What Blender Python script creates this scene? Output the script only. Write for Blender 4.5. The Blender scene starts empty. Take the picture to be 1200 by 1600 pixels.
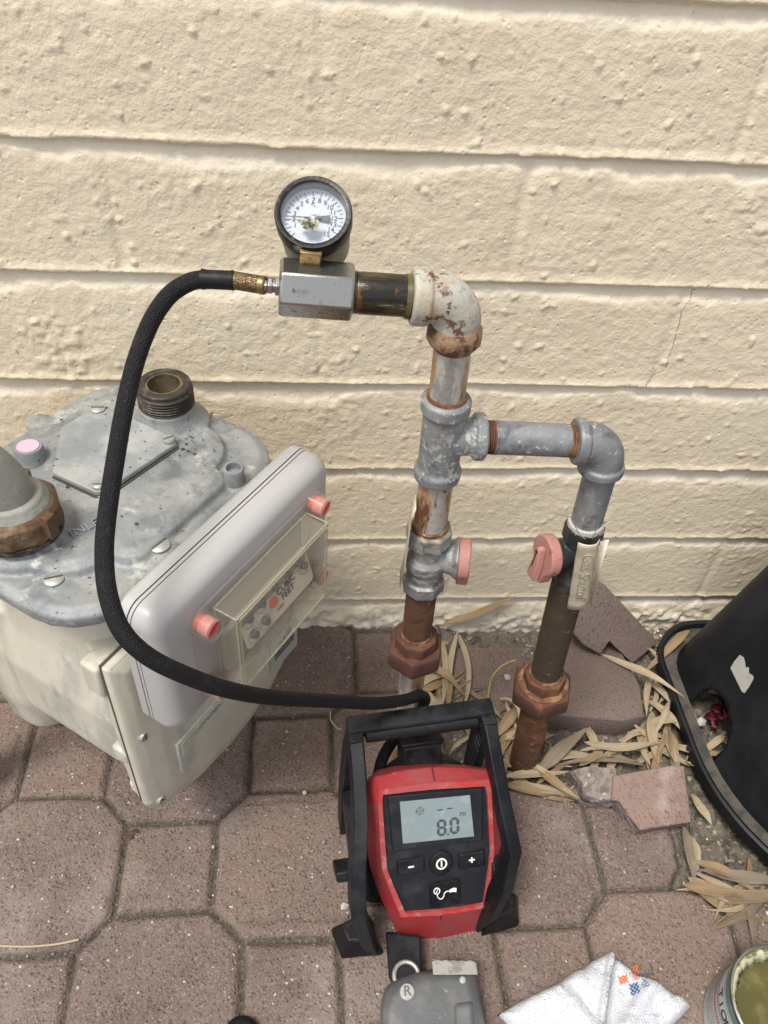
import bpy, math, random
import numpy as np
from mathutils import Vector, Matrix, noise as mnoise

# ------------------------------------------------------------------ camera
SC = bpy.context.scene
COL = SC.collection
CAMP = Vector((0.2706, -0.7856, 1.0232))
def cam_axes(yaw, pitch, roll):
    cy, sy, cp, sp, cr, sr = math.cos(yaw), math.sin(yaw), math.cos(pitch), math.sin(pitch), math.cos(roll), math.sin(roll)
    Rz = Matrix(((cy, -sy, 0), (sy, cy, 0), (0, 0, 1)))
    r, f, u = Vector((1, 0, 0)), Vector((0, cp, -sp)), Vector((0, sp, cp))
    return Rz @ (r*cr + u*sr), Rz @ (u*cr - r*sr), Rz @ f
CR, CU, CF = cam_axes(-0.1298, 0.7720, 0.0927)
cam_data = bpy.data.cameras.new("camera")
cam = bpy.data.objects.new("camera", cam_data); COL.objects.link(cam)
cam.matrix_world = Matrix(((CR.x, CU.x, -CF.x, CAMP.x), (CR.y, CU.y, -CF.y, CAMP.y), (CR.z, CU.z, -CF.z, CAMP.z), (0, 0, 0, 1)))
cam_data.sensor_fit = 'VERTICAL'; cam_data.sensor_height = 32; cam_data.lens = 25.0
cam_data.clip_start = 0.02; cam_data.clip_end = 400
SC.camera = cam

# ------------------------------------------------------------------ sky and sun (open shade: soft light)
SUN_EL, SUN_AZ = math.radians(66), math.radians(-140)      # azimuth: direction the light comes from, measured from +x
w = bpy.data.worlds.new("World"); SC.world = w; w.use_nodes = True
nt = w.node_tree; bg = nt.nodes['Background']; bg.inputs[1].default_value = 0.11
sk = nt.nodes.new('ShaderNodeTexSky'); sk.sky_type = 'NISHITA'; sk.sun_disc = False
sk.sun_elevation = SUN_EL; sk.sun_rotation = math.pi/2 - SUN_AZ; sk.dust_density = 3.0; sk.air_density = 0.8; sk.ozone_density = 1.0
hs = nt.nodes.new('ShaderNodeHueSaturation'); hs.inputs['Saturation'].default_value = 0.30
nt.links.new(sk.outputs[0], hs.inputs['Color']); nt.links.new(hs.outputs[0], bg.inputs[0])
sd = bpy.data.lights.new("sun", 'SUN'); sd.energy = 1.5; sd.angle = math.radians(14); sd.color = (1.0, 0.945, 0.86)
sun = bpy.data.objects.new("sun", sd); COL.objects.link(sun)
sdir = Vector((math.cos(SUN_EL)*math.cos(SUN_AZ), math.cos(SUN_EL)*math.sin(SUN_AZ), math.sin(SUN_EL)))
sun.rotation_euler = sdir.to_track_quat('Z', 'Y').to_euler()
SC.view_settings.view_transform = 'Standard'; SC.view_settings.look = 'None'
SC.view_settings.exposure = 1.02; SC.view_settings.gamma = 1

# ------------------------------------------------------------------ helpers
rnd = random.Random(7)
def ray(px, py): return CR*((px-600)/1250) + CU*((800-py)/1250) + CF
def PY(px, py, y): d = ray(px, py); return CAMP + d*((y-CAMP.y)/d.y)
def PZ(px, py, z): d = ray(px, py); return CAMP + d*((z-CAMP.z)/d.z)
def PD(px, py, dist): return CAMP + ray(px, py)*dist
V = Vector
def fr(n, hint=V((0, 0, 1))):
    n = n.normalized(); a = hint - n*hint.dot(n)
    if a.length < 1e-4: a = V((1, 0, 0)) - n*n.x
    a.normalize(); return a, n.cross(a)

class MB:
    def __init__(s): s.v, s.f, s.m = [], [], []
    def add(s, vs, fs, mi=0):
        o = len(s.v); s.v += [V(p) for p in vs]; s.f += [tuple(i+o for i in f) for f in fs]; s.m += [mi]*len(fs); return s
    def box(s, c, ax, ay, az, hx, hy, hz, mi=0):
        vs = [c+ax*(i*hx)+ay*(j*hy)+az*(k*hz) for i in (-1, 1) for j in (-1, 1) for k in (-1, 1)]
        return s.add(vs, [(0, 1, 3, 2), (4, 6, 7, 5), (0, 4, 5, 1), (2, 3, 7, 6), (0, 2, 6, 4), (1, 5, 7, 3)], mi)
    def loft(s, rings, cap0=True, cap1=True, mi=0):
        n = len(rings[0]); vs = [p for r in rings for p in r]; fs = []
        for k in range(len(rings)-1):
            for i in range(n): fs.append((k*n+i, k*n+(i+1) % n, (k+1)*n+(i+1) % n, (k+1)*n+i))
        if cap0: fs.append(tuple(range(n))[::-1])
        if cap1: fs.append(tuple((len(rings)-1)*n+i for i in range(n)))
        return s.add(vs, fs, mi)
    def lathe(s, p, n, prof, seg=40, hint=V((0, 0, 1)), cap0=True, cap1=True, mi=0, rot=0):
        a, b = fr(n, hint); n = n.normalized()
        R = [[p+n*h+(a*math.cos(rot+2*math.pi*i/seg)+b*math.sin(rot+2*math.pi*i/seg))*r for i in range(seg)] for h, r in prof]
        return s.loft(R, cap0, cap1, mi)
    def cyl(s, p, q, r, seg=32, r2=None, **k): return s.lathe(p, q-p, [(0, r), ((q-p).length, r if r2 is None else r2)], seg, **k)
    def tube(s, pts, r, seg=16, mi=0, caps=True):
        pts = [V(p) for p in pts]; rr = r if hasattr(r, '__len__') else [r]*len(pts)
        t = (pts[1]-pts[0]).normalized(); a, b = fr(t); R = []
        for i, p in enumerate(pts):
            t2 = (pts[min(i+1, len(pts)-1)]-pts[max(i-1, 0)]).normalized()
            a = (a - t2*a.dot(t2)).normalized(); b = t2.cross(a)
            R.append([p+(a*math.cos(2*math.pi*k/seg)+b*math.sin(2*math.pi*k/seg))*rr[i] for k in range(seg)])
        return s.loft(R, caps, caps, mi)
    def prism(s, poly, o, ax, ay, az, h0, h1, mi=0, shrink1=0.0):
        cx = sum(p[0] for p in poly)/len(poly); cy = sum(p[1] for p in poly)/len(poly)
        k = 1-shrink1
        return s.loft([[o+ax*x+ay*y+az*h0 for x, y in poly], [o+ax*(cx+(x-cx)*k)+ay*(cy+(y-cy)*k)+az*h1 for x, y in poly]], mi=mi)
    def build(s, name, mat, parent=None, bevel=0, seg=2, ang=35, remesh=0, sm=0, flat=False, sub=0, solid=0, uv=None, bevang=30):
        org = ORG[parent.name] if parent else V((sum(p.x for p in s.v)/len(s.v), sum(p.y for p in s.v)/len(s.v), min(p.z for p in s.v)))
        me = bpy.data.meshes.new(name); me.from_pydata([p-org for p in s.v], [], s.f)
        for m_ in (mat if isinstance(mat, (list, tuple)) else [mat]): me.materials.append(m_)
        if any(s.m): me.polygons.foreach_set('material_index', s.m)
        import bmesh
        bm = bmesh.new(); bm.from_mesh(me); bmesh.ops.recalc_face_normals(bm, faces=bm.faces); bm.to_mesh(me); bm.free()
        if not flat:
            me.shade_smooth()
            if not (remesh or sub): me.set_sharp_from_angle(angle=math.radians(ang))
        if uv: 
            l = me.uv_layers.new(name='uv')
            for lp in me.loops: l.data[lp.index].uv = uv[lp.vertex_index]
        o = bpy.data.objects.new(name, me); COL.objects.link(o); ORG[o.name] = org
        if parent: o.parent = parent
        else: o.location = org
        if solid: m = o.modifiers.new('s', 'SOLIDIFY'); m.thickness = solid; m.offset = 0
        if bevel: m = o.modifiers.new('b', 'BEVEL'); m.width = bevel; m.segments = seg; m.limit_method = 'ANGLE'; m.angle_limit = math.radians(bevang); m.harden_normals = False
        if remesh:
            m = o.modifiers.new('r', 'REMESH'); m.mode = 'VOXEL'; m.voxel_size = remesh; m.use_smooth_shade = True
            m = o.modifiers.new('sm', 'SMOOTH'); m.factor = 0.6; m.iterations = sm or 4
        if sub: m = o.modifiers.new('ss', 'SUBSURF'); m.levels = sub; m.render_levels = sub
        return o
ORG = {}
def thing(name, label, cat, loc, group=None):
    o = bpy.data.objects.new(name, None); COL.objects.link(o); o.location = loc; o.empty_display_size = .02
    ORG[o.name] = V(loc); return tag(o, label, cat, group)
def tag(o, label, cat, group=None):
    o['label'] = label; o['category'] = cat
    if group: o['group'] = group
    return o
def catmull(P, n=8):
    P = [V(p) for p in P]; out = []
    for i in range(len(P)-1):
        p0, p1, p2, p3 = P[max(i-1, 0)], P[i], P[i+1], P[min(i+2, len(P)-1)]
        for k in range(n):
            t = k/n; out.append(0.5*((2*p1)+(p2-p0)*t+(2*p0-5*p1+4*p2-p3)*t*t+(3*p1-p0-3*p2+p3)*t**3))
    out.append(P[-1]); return out
def rrect(x0, x1, y0, y1, r, n=6):
    out = []
    for cx, cy, a0 in ((x1-r, y1-r, 0), (x0+r, y1-r, 90), (x0+r, y0+r, 180), (x1-r, y0+r, 270)):
        for k in range(n+1):
            a = math.radians(a0+90*k/n); out.append((cx+r*math.cos(a), cy+r*math.sin(a)))
    return out
def text(s, size, o, ax, ay, mat, parent, name='lettering', ex=.0002, align='CENTER', shear=0, off=0):
    cu = bpy.data.curves.new('t', 'FONT'); cu.body = s; cu.size = size; cu.extrude = ex; cu.align_x = align; cu.align_y = 'CENTER'; cu.shear = shear; cu.offset = off
    to = bpy.data.objects.new('t', cu); COL.objects.link(to)
    dg = bpy.context.evaluated_depsgraph_get(); dg.update()
    me = bpy.data.meshes.new_from_object(to.evaluated_get(dg)); bpy.data.objects.remove(to)
    az = ax.cross(ay).normalized(); org = ORG[parent.name]
    me.transform(Matrix(((ax.x, ay.x, az.x, o.x-org.x), (ax.y, ay.y, az.y, o.y-org.y), (ax.z, ay.z, az.z, o.z-org.z), (0, 0, 0, 1))))
    me.materials.clear(); me.materials.append(mat); me.name = name
    ob = bpy.data.objects.new(name, me); COL.objects.link(ob); ob.parent = parent; ORG[ob.name] = org
    return ob

# value-noise in numpy
def vnoise(x, y, seed, scale):
    r = np.random.RandomState(seed); G = r.rand(257, 257)
    x = np.asarray(x)/scale; y = np.asarray(y)/scale
    xi = np.floor(x).astype(int); yi = np.floor(y).astype(int); fx = x-xi; fy = y-yi
    fx = fx*fx*fx*(fx*(fx*6-15)+10); fy = fy*fy*fy*(fy*(fy*6-15)+10)
    a = G[xi % 256, yi % 256]; b = G[(xi+1) % 256, yi % 256]; c = G[xi % 256, (yi+1) % 256]; d = G[(xi+1) % 256, (yi+1) % 256]
    return (a*(1-fx)+b*fx)*(1-fy)+(c*(1-fx)+d*fx)*fy*1.0 - 0.5
def fbm(x, y, seed, scale, octs=3, gain=.5):
    t = 0; a = 1
    for k in range(octs): t = t + a*vnoise(x+k*.37, y+k*.71, seed+k, scale/(2**k)); a *= gain
    return t
def sstep(a, b, x): t = np.clip((x-a)/(b-a), 0, 1); return t*t*(3-2*t)

# ------------------------------------------------------------------ materials
MC = {}
def M(name, base, rough=.6, metal=0., layers=(), bumps=(), coat=0., attr=(), spec=.5, trans=0, alpha=1, sub=0, emit=0, ior=1.45):
    if name in MC: return MC[name]
    m = bpy.data.materials.new(name); m.use_nodes = True; t = m.node_tree; N = t.nodes; L = t.links
    bs = N['Principled BSDF']; MC[name] = m
    tc = N.new('ShaderNodeTexCoord')
    def src(st, off):
        mp = N.new('ShaderNodeMapping'); mp.inputs['Scale'].default_value = st; mp.inputs['Location'].default_value = (off, off*1.7, off*.6)
        L.new(tc.outputs['Object'], mp.inputs[0]); return mp.outputs[0]
    def tex(l):
        c = src(l.get('st', (1, 1, 1)), l.get('off', 0))
        if l.get('uv'):
            mp = N.new('ShaderNodeMapping'); mp.inputs['Scale'].default_value = l.get('st', (1, 1, 1)); L.new(tc.outputs['UV'], mp.inputs[0]); c = mp.outputs[0]
        if l.get('t') == 'vor':
            n = N.new('ShaderNodeTexVoronoi'); n.inputs['Scale'].default_value = l['s']; n.inputs['Randomness'].default_value = 1; L.new(c, n.inputs['Vector']); return n.outputs['Distance']
        if l.get('t') == 'vorc':
            n = N.new('ShaderNodeTexVoronoi'); n.inputs['Scale'].default_value = l['s']; L.new(c, n.inputs['Vector'])
            sp = N.new('ShaderNodeSeparateColor'); L.new(n.outputs['Color'], sp.inputs[0]); return sp.outputs[0]
        n = N.new('ShaderNodeTexNoise'); n.inputs['Scale'].default_value = l['s']; n.inputs['Detail'].default_value = l.get('d', 7 if 'c' in l else 4); n.inputs['Roughness'].default_value = l.get('ro', .66 if 'c' in l else .6)
        if 'dist' in l: n.inputs['Distortion'].default_value = l['dist']
        L.new(c, n.inputs['Vector']); return n.outputs['Fac']
    def mr(x, lo, hi, a=0., b=1.):
        r = N.new('ShaderNodeMapRange'); r.interpolation_type = 'SMOOTHSTEP'
        for i, v in enumerate((lo, hi, a, b)): r.inputs[i+1].default_value = v
        L.new(x, r.inputs[0]); return r.outputs[0]
    def mul(a, b):
        q = N.new('ShaderNodeMath'); q.operation = 'MULTIPLY'; L.new(a, q.inputs[0]); L.new(b, q.inputs[1]) if not isinstance(b, float) else setattr(q.inputs[1], 'default_value', b); return q.outputs[0]
    cur = N.new('ShaderNodeRGB'); cur.outputs[0].default_value = (*base, 1); cur = cur.outputs[0]
    rv = N.new('ShaderNodeValue'); rv.outputs[0].default_value = rough; rcur = rv.outputs[0]
    for l in layers:
        if 'attr' in l:
            at = N.new('ShaderNodeAttribute'); at.attribute_name = l['attr']; fac = mr(at.outputs['Fac'], l['lo'], l['hi'], 0., l.get('k', 1.))
            if 's' in l: fac = mul(fac, mr(tex(dict(l, st=l.get('st', (1, 1, 1)))), l['nlo'], l['nhi']))
        else:
            fac = mr(tex(l), l['lo'], l['hi'], 0., l.get('k', 1.))
            if 'z' in l:      # height band in the thing's own coordinates
                sp = N.new('ShaderNodeSeparateXYZ'); L.new(tc.outputs['Object'], sp.inputs[0])
                fac = mul(fac, mr(sp.outputs[l.get('ax', 2)], l['z'][0], l['z'][1]))
            if 'ball' in l:
                vm = N.new('ShaderNodeVectorMath'); vm.operation = 'DISTANCE'; L.new(tc.outputs['Object'], vm.inputs[0]); vm.inputs[1].default_value = l['ball'][0]
                fac = mul(fac, mr(vm.outputs['Value'], l['ball'][2], l['ball'][1]))
        mx = N.new('ShaderNodeMix'); mx.data_type = 'RGBA'; mx.blend_type = l.get('mode', 'MIX')
        L.new(fac, mx.inputs[0]); L.new(cur, mx.inputs[6]); mx.inputs[7].default_value = (*l['c'], 1); cur = mx.outputs[2]
        if 'r' in l:
            q = N.new('ShaderNodeMix'); q.data_type = 'FLOAT'; L.new(fac, q.inputs[0]); L.new(rcur, q.inputs[2]); q.inputs[3].default_value = l['r']; rcur = q.outputs[0]
    L.new(cur, bs.inputs['Base Color']); L.new(rcur, bs.inputs['Roughness'])
    bs.inputs['Metallic'].default_value = metal; bs.inputs['Specular IOR Level'].default_value = spec; bs.inputs['IOR'].default_value = ior
    if coat: bs.inputs['Coat Weight'].default_value = coat; bs.inputs['Coat Roughness'].default_value = .12
    if trans: bs.inputs['Transmission Weight'].default_value = trans
    bs.inputs['Alpha'].default_value = alpha
    if emit: L.new(cur, bs.inputs['Emission Color']); bs.inputs['Emission Strength'].default_value = emit
    prev = None
    for b in bumps:
        bp = N.new('ShaderNodeBump'); bp.inputs['Strength'].default_value = b.get('k', 1.); bp.inputs['Distance'].default_value = b['h']
        h = tex(b)
        if 'lo' in b: h = mr(h, b['lo'], b['hi'])
        L.new(h, bp.inputs['Height'])
        if prev: L.new(prev, bp.inputs['Normal'])
        prev = bp.outputs[0]
    if prev: L.new(prev, bs.inputs['Normal'])
    return m

m_wall = M('cream_masonry_paint', (.73, .64, .475), .60, layers=[
    dict(c=(.69, .595, .43), s=9, lo=.42, hi=.66, k=.6), dict(c=(.75, .67, .52), s=26, lo=.55, hi=.75, k=.6), dict(c=(.80, .73, .59), attr='mort_lit', lo=.0, hi=1, k=.7),  # mortar bands whitened: light caught on their ledges is painted in
    dict(c=(.74, .71, .62), attr='foot', lo=.25, hi=.9, k=.75, s=22, nlo=.35, nhi=.6),
    dict(c=(.22, .20, .15), attr='low', lo=.45, hi=1, k=.55, s=38, nlo=.60, nhi=.66, off=6), dict(c=(.56, .51, .42), attr='low', lo=.1, hi=1, k=.45, s=7, nlo=.35, nhi=.65),  # specks are mould; broad grey layer also paints in dimmer light low down
    dict(c=(.20, .19, .15), attr='foot', lo=.05, hi=.7, k=.8, s=60, nlo=.62, nhi=.70, st=(1, 1, 2.4)),
    dict(c=(.13, .11, .08), s=110, lo=.79, hi=.82, k=.9)],
    bumps=[dict(s=120, h=.0014, d=4, ro=.58), dict(s=300, h=.0005, d=3), dict(s=75, t='vor', h=.0006, lo=.0, hi=.2)])
m_ground = M('brown_paver_concrete', (.152, .112, .095), .9, layers=[
    dict(c=(.110, .080, .070), s=14, lo=.42, hi=.62, k=.8), dict(c=(.188, .134, .108), attr='tint', lo=0, hi=1, k=.9), dict(c=(.105, .085, .075), s=7, lo=.55, hi=.66, k=.5, off=31),
    dict(c=(.26, .22, .20), s=5, lo=.5, hi=.66, k=.55, off=3),
    dict(c=(.34, .27, .23), s=330, lo=.54, hi=.66, k=.75), dict(c=(.07, .05, .044), s=300, lo=.56, hi=.64, k=.85, off=5), dict(c=(.26, .20, .17), s=700, lo=.5, hi=.6, k=.5, off=8),
    dict(c=(.36, .30, .26), s=900, t='vorc', lo=.965, hi=.972, k=.5), dict(c=(.62, .58, .53), s=520, t='vorc', lo=.9955, hi=.997, k=.8, off=2),
    dict(c=(.065, .056, .043), attr='joint', lo=.15, hi=.8, k=.8), dict(c=(.07, .072, .036), attr='joint', lo=.1, hi=.7, k=.6, s=16, nlo=.5, nhi=.62), dict(c=(.20, .17, .13), attr='joint', lo=.2, hi=.7, k=.7, s=240, nlo=.54, nhi=.6),
    dict(c=(.13, .115, .088), attr='soil', lo=.3, hi=.7, k=1), dict(c=(.28, .25, .20), attr='soil', lo=.3, hi=.7, k=.8, s=150, nlo=.55, nhi=.65),
    dict(c=(.05, .04, .03), attr='soil', lo=.3, hi=.7, k=.8, s=45, nlo=.52, nhi=.66)],
    bumps=[dict(s=300, h=.0016, d=4, ro=.7), dict(s=190, t='vor', h=.0016, lo=.0, hi=.45), dict(s=520, h=.0006, d=2)])
RUSTL = [dict(c=(.20, .09, .04), s=34, lo=.48, hi=.62, k=.75), dict(c=(.055, .028, .018), s=52, lo=.54, hi=.66, k=.85, off=2), dict(c=(.42, .25, .10), s=85, lo=.62, hi=.69, k=.6, off=4)]
RB = [dict(s=230, h=.0007, d=4), dict(s=60, h=.0010, d=3)]
m_rust = M('rusty_steel', (.095, .044, .025), .85, .1, RUSTL, RB)
m_rustdark = M('dark_rusty_steel', (.055, .042, .028), .7, .2, [dict(c=(.085, .055, .034), s=30, lo=.5, hi=.66, k=.8), dict(c=(.36, .28, .15), s=55, lo=.62, hi=.69, k=.8, st=(1, 1, 2))], RB)
m_maroon = M('rusty_union_iron', (.075, .032, .022), .85, .1, [dict(c=(.17, .075, .035), s=30, lo=.50, hi=.64, k=.7, off=9), dict(c=(.035, .02, .016), s=40, lo=.53, hi=.66, k=.7, off=15), dict(c=(.12, .052, .038), s=26, lo=.45, hi=.68, k=.8), dict(c=(.40, .18, .06), s=70, lo=.62, hi=.72, k=.6)], [dict(s=260, h=.0005, d=4), dict(s=50, h=.0006)])
m_thread = M('rusty_thread', (.13, .052, .028), .8, .1, [dict(c=(.31, .18, .085), s=60, lo=.47, hi=.6, k=.75), dict(c=(.05, .025, .018), s=80, lo=.55, hi=.65, k=.7), dict(c=(.45, .36, .25), s=110, lo=.62, hi=.68, k=.7)], RB)
m_galv = M('weathered_galvanized_iron', (.185, .195, .21), .55, .35, [dict(c=(.30, .30, .285), s=70, lo=.48, hi=.60, k=.7, st=(1, 1, .3), off=11), dict(c=(.09, .095, .10), s=90, lo=.53, hi=.62, k=.7, off=13), dict(c=(.25, .26, .265), s=24, lo=.42, hi=.66, k=.85), dict(c=(.12, .125, .13), s=16, lo=.52, hi=.7, k=.6, off=3),
    dict(c=(.55, .55, .52), s=150, lo=.60, hi=.66, k=.8, r=.8), dict(c=(.33, .24, .15), s=30, lo=.66, hi=.74, k=.5, off=7)], [dict(s=300, h=.0004, d=3), dict(s=45, h=.0006)])
m_galvt = M('whitish_galvanized_tee', (.20, .21, .215), .6, .3, [dict(c=(.10, .105, .105), s=80, lo=.53, hi=.62, k=.7, off=13), dict(c=(.30, .31, .31), s=24, lo=.42, hi=.66, k=.85), dict(c=(.66, .66, .62), s=130, lo=.50, hi=.57, k=.85, r=.85, ball=((.0, .0, .58), .012, .042)),
    dict(c=(.55, .55, .52), s=150, lo=.58, hi=.64, k=.8, r=.8), dict(c=(.36, .25, .14), s=44, lo=.6, hi=.7, k=.6, off=7)], [dict(s=300, h=.0004, d=3), dict(s=45, h=.0006)])
m_elbowr = M('galvanized_elbow_with_rust', (.40, .375, .30), .6, .15, [dict(c=(.46, .46, .42), s=30, lo=.45, hi=.6, k=.8), dict(c=(.38, .26, .14), s=34, lo=.52, hi=.64, k=.8, r=.85),
    dict(c=(.13, .055, .03), s=48, lo=.57, hi=.62, k=.92, off=3, r=.9), dict(c=(.05, .025, .018), s=80, lo=.60, hi=.63, k=.9, off=6), dict(c=(.30, .30, .28), s=150, lo=.56, hi=.62, k=.6, off=9)], [dict(s=250, h=.0006, d=4), dict(s=60, h=.0006)])
m_collar = M('rust_stained_collar', (.30, .20, .12), .75, .1, [dict(c=(.10, .045, .028), s=48, lo=.43, hi=.54, k=.95), dict(c=(.48, .46, .40), s=40, lo=.6, hi=.7, k=.6, off=4)], RB)
m_nipst = M('rust_streaked_nipple', (.50, .49, .43), .45, .3, [dict(c=(.20, .20, .19), s=50, lo=.47, hi=.57, k=.75, st=(1, 1, .25)), dict(c=(.40, .21, .08), s=75, lo=.49, hi=.57, k=.85, st=(1, 1, .18), off=3), dict(c=(.15, .06, .03), s=70, lo=.6, hi=.68, k=.8, st=(1, 1, .18), off=5)], RB)
m_nipst2 = M('peeling_rusty_nipple', (.36, .34, .31), .7, .1, [dict(c=(.34, .17, .06), s=50, lo=.48, hi=.56, k=.9, st=(1, 1, .35), off=3), dict(c=(.09, .045, .028), s=60, lo=.53, hi=.6, k=.9, st=(1, 1, .3), off=5), dict(c=(.55, .52, .50), s=90, lo=.58, hi=.64, k=.7)], RB)
m_blacknip = M('oily_black_steel', (.028, .026, .022), .28, .5, [dict(c=(.11, .09, .04), s=50, lo=.45, hi=.58, k=.8, st=(.3, 1, 1)), dict(c=(.26, .25, .22), s=130, lo=.55, hi=.62, k=.8, st=(.15, 1, 1)), dict(c=(.16, .08, .035), s=60, lo=.53, hi=.6, k=.8)], [dict(s=160, h=.0006, d=4, st=(.3, 1, 1))])
m_steel = M('worn_plated_steel', (.36, .355, .33), .26, .9, [dict(c=(.34, .36, .22), s=24, lo=.5, hi=.6, k=.5), dict(c=(.16, .155, .14), s=60, lo=.55, hi=.66, k=.6, r=.5), dict(c=(.10, .095, .08), s=110, lo=.62, hi=.66, k=.8, r=.6)], [dict(s=220, h=.0002, d=3)])
m_valve = M('grimy_valve_iron', (.20, .21, .21), .5, .35, [dict(c=(.34, .34, .32), s=34, lo=.45, hi=.64, k=.8), dict(c=(.42, .27, .11), s=46, lo=.50, hi=.57, k=.8, z=(.455, .49)), dict(c=(.10, .09, .07), s=60, lo=.52, hi=.62, k=.7), dict(c=(.46, .44, .38), s=90, lo=.56, hi=.62, k=.6)], [dict(s=160, h=.0009, d=4)])
m_valveb = M('black_painted_valve', (.022, .024, .027), .38, .0, [dict(c=(.08, .085, .09), s=50, lo=.5, hi=.7, k=.7), dict(c=(.55, .55, .53), s=30, lo=.56, hi=.62, k=.8, z=(.455, .475))], [dict(s=160, h=.0006, d=4)])
m_pink = M('faded_red_plastic', (.38, .175, .15), .68, 0, [dict(c=(.36, .22, .20), s=26, lo=.46, hi=.6, k=.7), dict(c=(.16, .09, .075), s=70, lo=.56, hi=.66, k=.6)], [dict(s=300, h=.0003)])
m_alus = M('scribed_letter_metal', (.40, .36, .27), .4, .45)
m_alu = M('scribed_aluminium_foil', (.66, .61, .48), .38, .45, [dict(c=(.5, .47, .4), s=60, lo=.5, hi=.7, k=.5)], [dict(s=90, h=.0008, d=2)])
m_brass = M('brass', (.28, .20, .095), .35, .9, [dict(c=(.16, .11, .06), s=120, lo=.55, hi=.68, k=.8)], [dict(s=300, h=.0002)])
m_knurl = M('knurled_brass', (.22, .16, .085), .45, .85, [dict(c=(.10, .07, .04), s=700, t='vor', lo=.35, hi=.6, k=.8)], [dict(s=650, t='vor', h=.0006)])
m_rubber = M('black_braided_rubber', (.009, .009, .010), .6, 0, [dict(c=(.026, .025, .023), s=60, lo=.55, hi=.72, k=.7), dict(c=(.16, .15, .14), s=260, lo=.66, hi=.72, k=.5)], [dict(s=900, t='vor', h=.0008), dict(s=40, h=.0006)], spec=.28)
m_rubs = M('smooth_black_rubber', (.008, .008, .009), .5, 0, [dict(c=(.05, .05, .05), s=80, lo=.55, hi=.72, k=.6)], [dict(s=200, h=.0002)], spec=.28)
m_bplast = M('black_tool_plastic', (.006, .007, .009), .42, 0, [dict(c=(.022, .023, .026), s=20, lo=.45, hi=.62, k=.7, r=.6), dict(c=(.09, .085, .08), s=200, lo=.62, hi=.68, k=.5)], [dict(s=700, h=.0002, d=2)], spec=.28)
m_redp = M('red_tool_plastic', (.30, .026, .032), .45, 0, [dict(c=(.25, .05, .05), s=22, lo=.42, hi=.62, k=.8, r=.6), dict(c=(.50, .12, .10), s=120, lo=.6, hi=.7, k=.5), dict(c=(.16, .06, .05), s=75, lo=.66, hi=.72, k=.6)], [dict(s=500, h=.0002, d=2)])
m_redrim = M('scuffed_red_edge', (.36, .065, .065), .5, 0, [dict(c=(.44, .20, .18), s=90, lo=.5, hi=.66, k=.7), dict(c=(.42, .025, .025), s=40, lo=.5, hi=.6, k=.8)], [dict(s=400, h=.0003)])
m_panel = M('dark_grey_panel', (.014, .016, .021), .45, 0, [dict(c=(.042, .040, .042), s=24, lo=.48, hi=.7, k=.7, r=.6), dict(c=(.20, .18, .16), s=300, lo=.68, hi=.72, k=.5)], [dict(s=600, h=.00015)], spec=.28)
m_lcd = M('lcd_glass', (.215, .27, .28), .14, 0, [dict(c=(.31, .40, .42), s=60, lo=.5, hi=.75, k=.5)], coat=.6)
m_lcdseg = M('lcd_segment', (.06, .075, .085), .4)
m_lcddim = M('lcd_dim_segment', (.16, .20, .21), .4)
m_white = M('white_print', (.78, .77, .74), .5)
m_housing = M('light_grey_plastic', (.40, .40, .395), .36, 0, [dict(c=(.40, .40, .39), s=9, lo=.42, hi=.65, k=.7), dict(c=(.34, .32, .29), s=60, lo=.62, hi=.76, k=.5), dict(c=(.2, .19, .17), s=330, lo=.735, hi=.75, k=.6)], [dict(s=120, h=.0001)])
m_clear = M('clear_aged_plastic', (.52, .48, .38), .09, 0, alpha=.12, spec=.6, bumps=[dict(s=25, h=.0002)])
m_cledge = M('yellowed_edge_highlight', (.50, .46, .33), .2, 0, alpha=.42); m_dialp = M('tan_index_plate', (.62, .56, .44), .5, 0, [dict(c=(.54, .48, .37), s=40, lo=.5, hi=.7, k=.6)])
m_grey = M('grey_plastic', (.16, .16, .155), .6); m_taupe = M('taupe_plastic', (.36, .33, .26), .5, 0, [dict(c=(.28, .27, .23), s=30, lo=.45, hi=.65, k=.7)])
m_redplug = M('red_plug', (.62, .04, .04), .35)
m_pinkpl = M('pink_clear_collar', (.58, .17, .16), .4)
m_meter = M('beige_meter_paint', (.55, .53, .44), .55, .0, [dict(c=(.38, .36, .29), s=26, lo=.50, hi=.62, k=.6, st=(1, 1, .12), off=21), dict(c=(.45, .43, .35), s=7, lo=.4, hi=.65, k=.8, st=(1, 1, .5)), dict(c=(.30, .305, .285), s=10, lo=.52, hi=.64, k=.7, st=(1, 1, .4), off=4), dict(c=(.52, .50, .42), s=16, lo=.5, hi=.7, k=.6, off=7),
    dict(c=(.62, .62, .58), s=30, lo=.60, hi=.68, k=.6, off=2), dict(c=(.12, .10, .08), s=210, lo=.715, hi=.73, k=.8)], [dict(s=14, h=.0012, d=3), dict(s=180, h=.0002)])
m_lid = M('weathered_aluminium_top', (.215, .228, .235), .55, .2, [dict(c=(.32, .33, .32), s=14, lo=.42, hi=.62, k=.85), dict(c=(.085, .09, .095), s=17, lo=.53, hi=.66, k=.6, off=17), dict(c=(.15, .165, .18), s=12, lo=.52, hi=.64, k=.8, off=3), dict(c=(.50, .51, .48), s=34, lo=.56, hi=.66, k=.75, off=5),
    dict(c=(.34, .33, .26), s=10, lo=.56, hi=.7, k=.5, off=9), dict(c=(.05, .045, .04), s=210, lo=.64, hi=.66, k=.9, off=1), dict(c=(.15, .155, .155), s=60, lo=.56, hi=.66, k=.6, off=12), dict(c=(.06, .05, .045), s=420, lo=.67, hi=.69, k=.8)], [dict(s=40, h=.0012, d=5), dict(s=260, h=.0005)])
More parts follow.
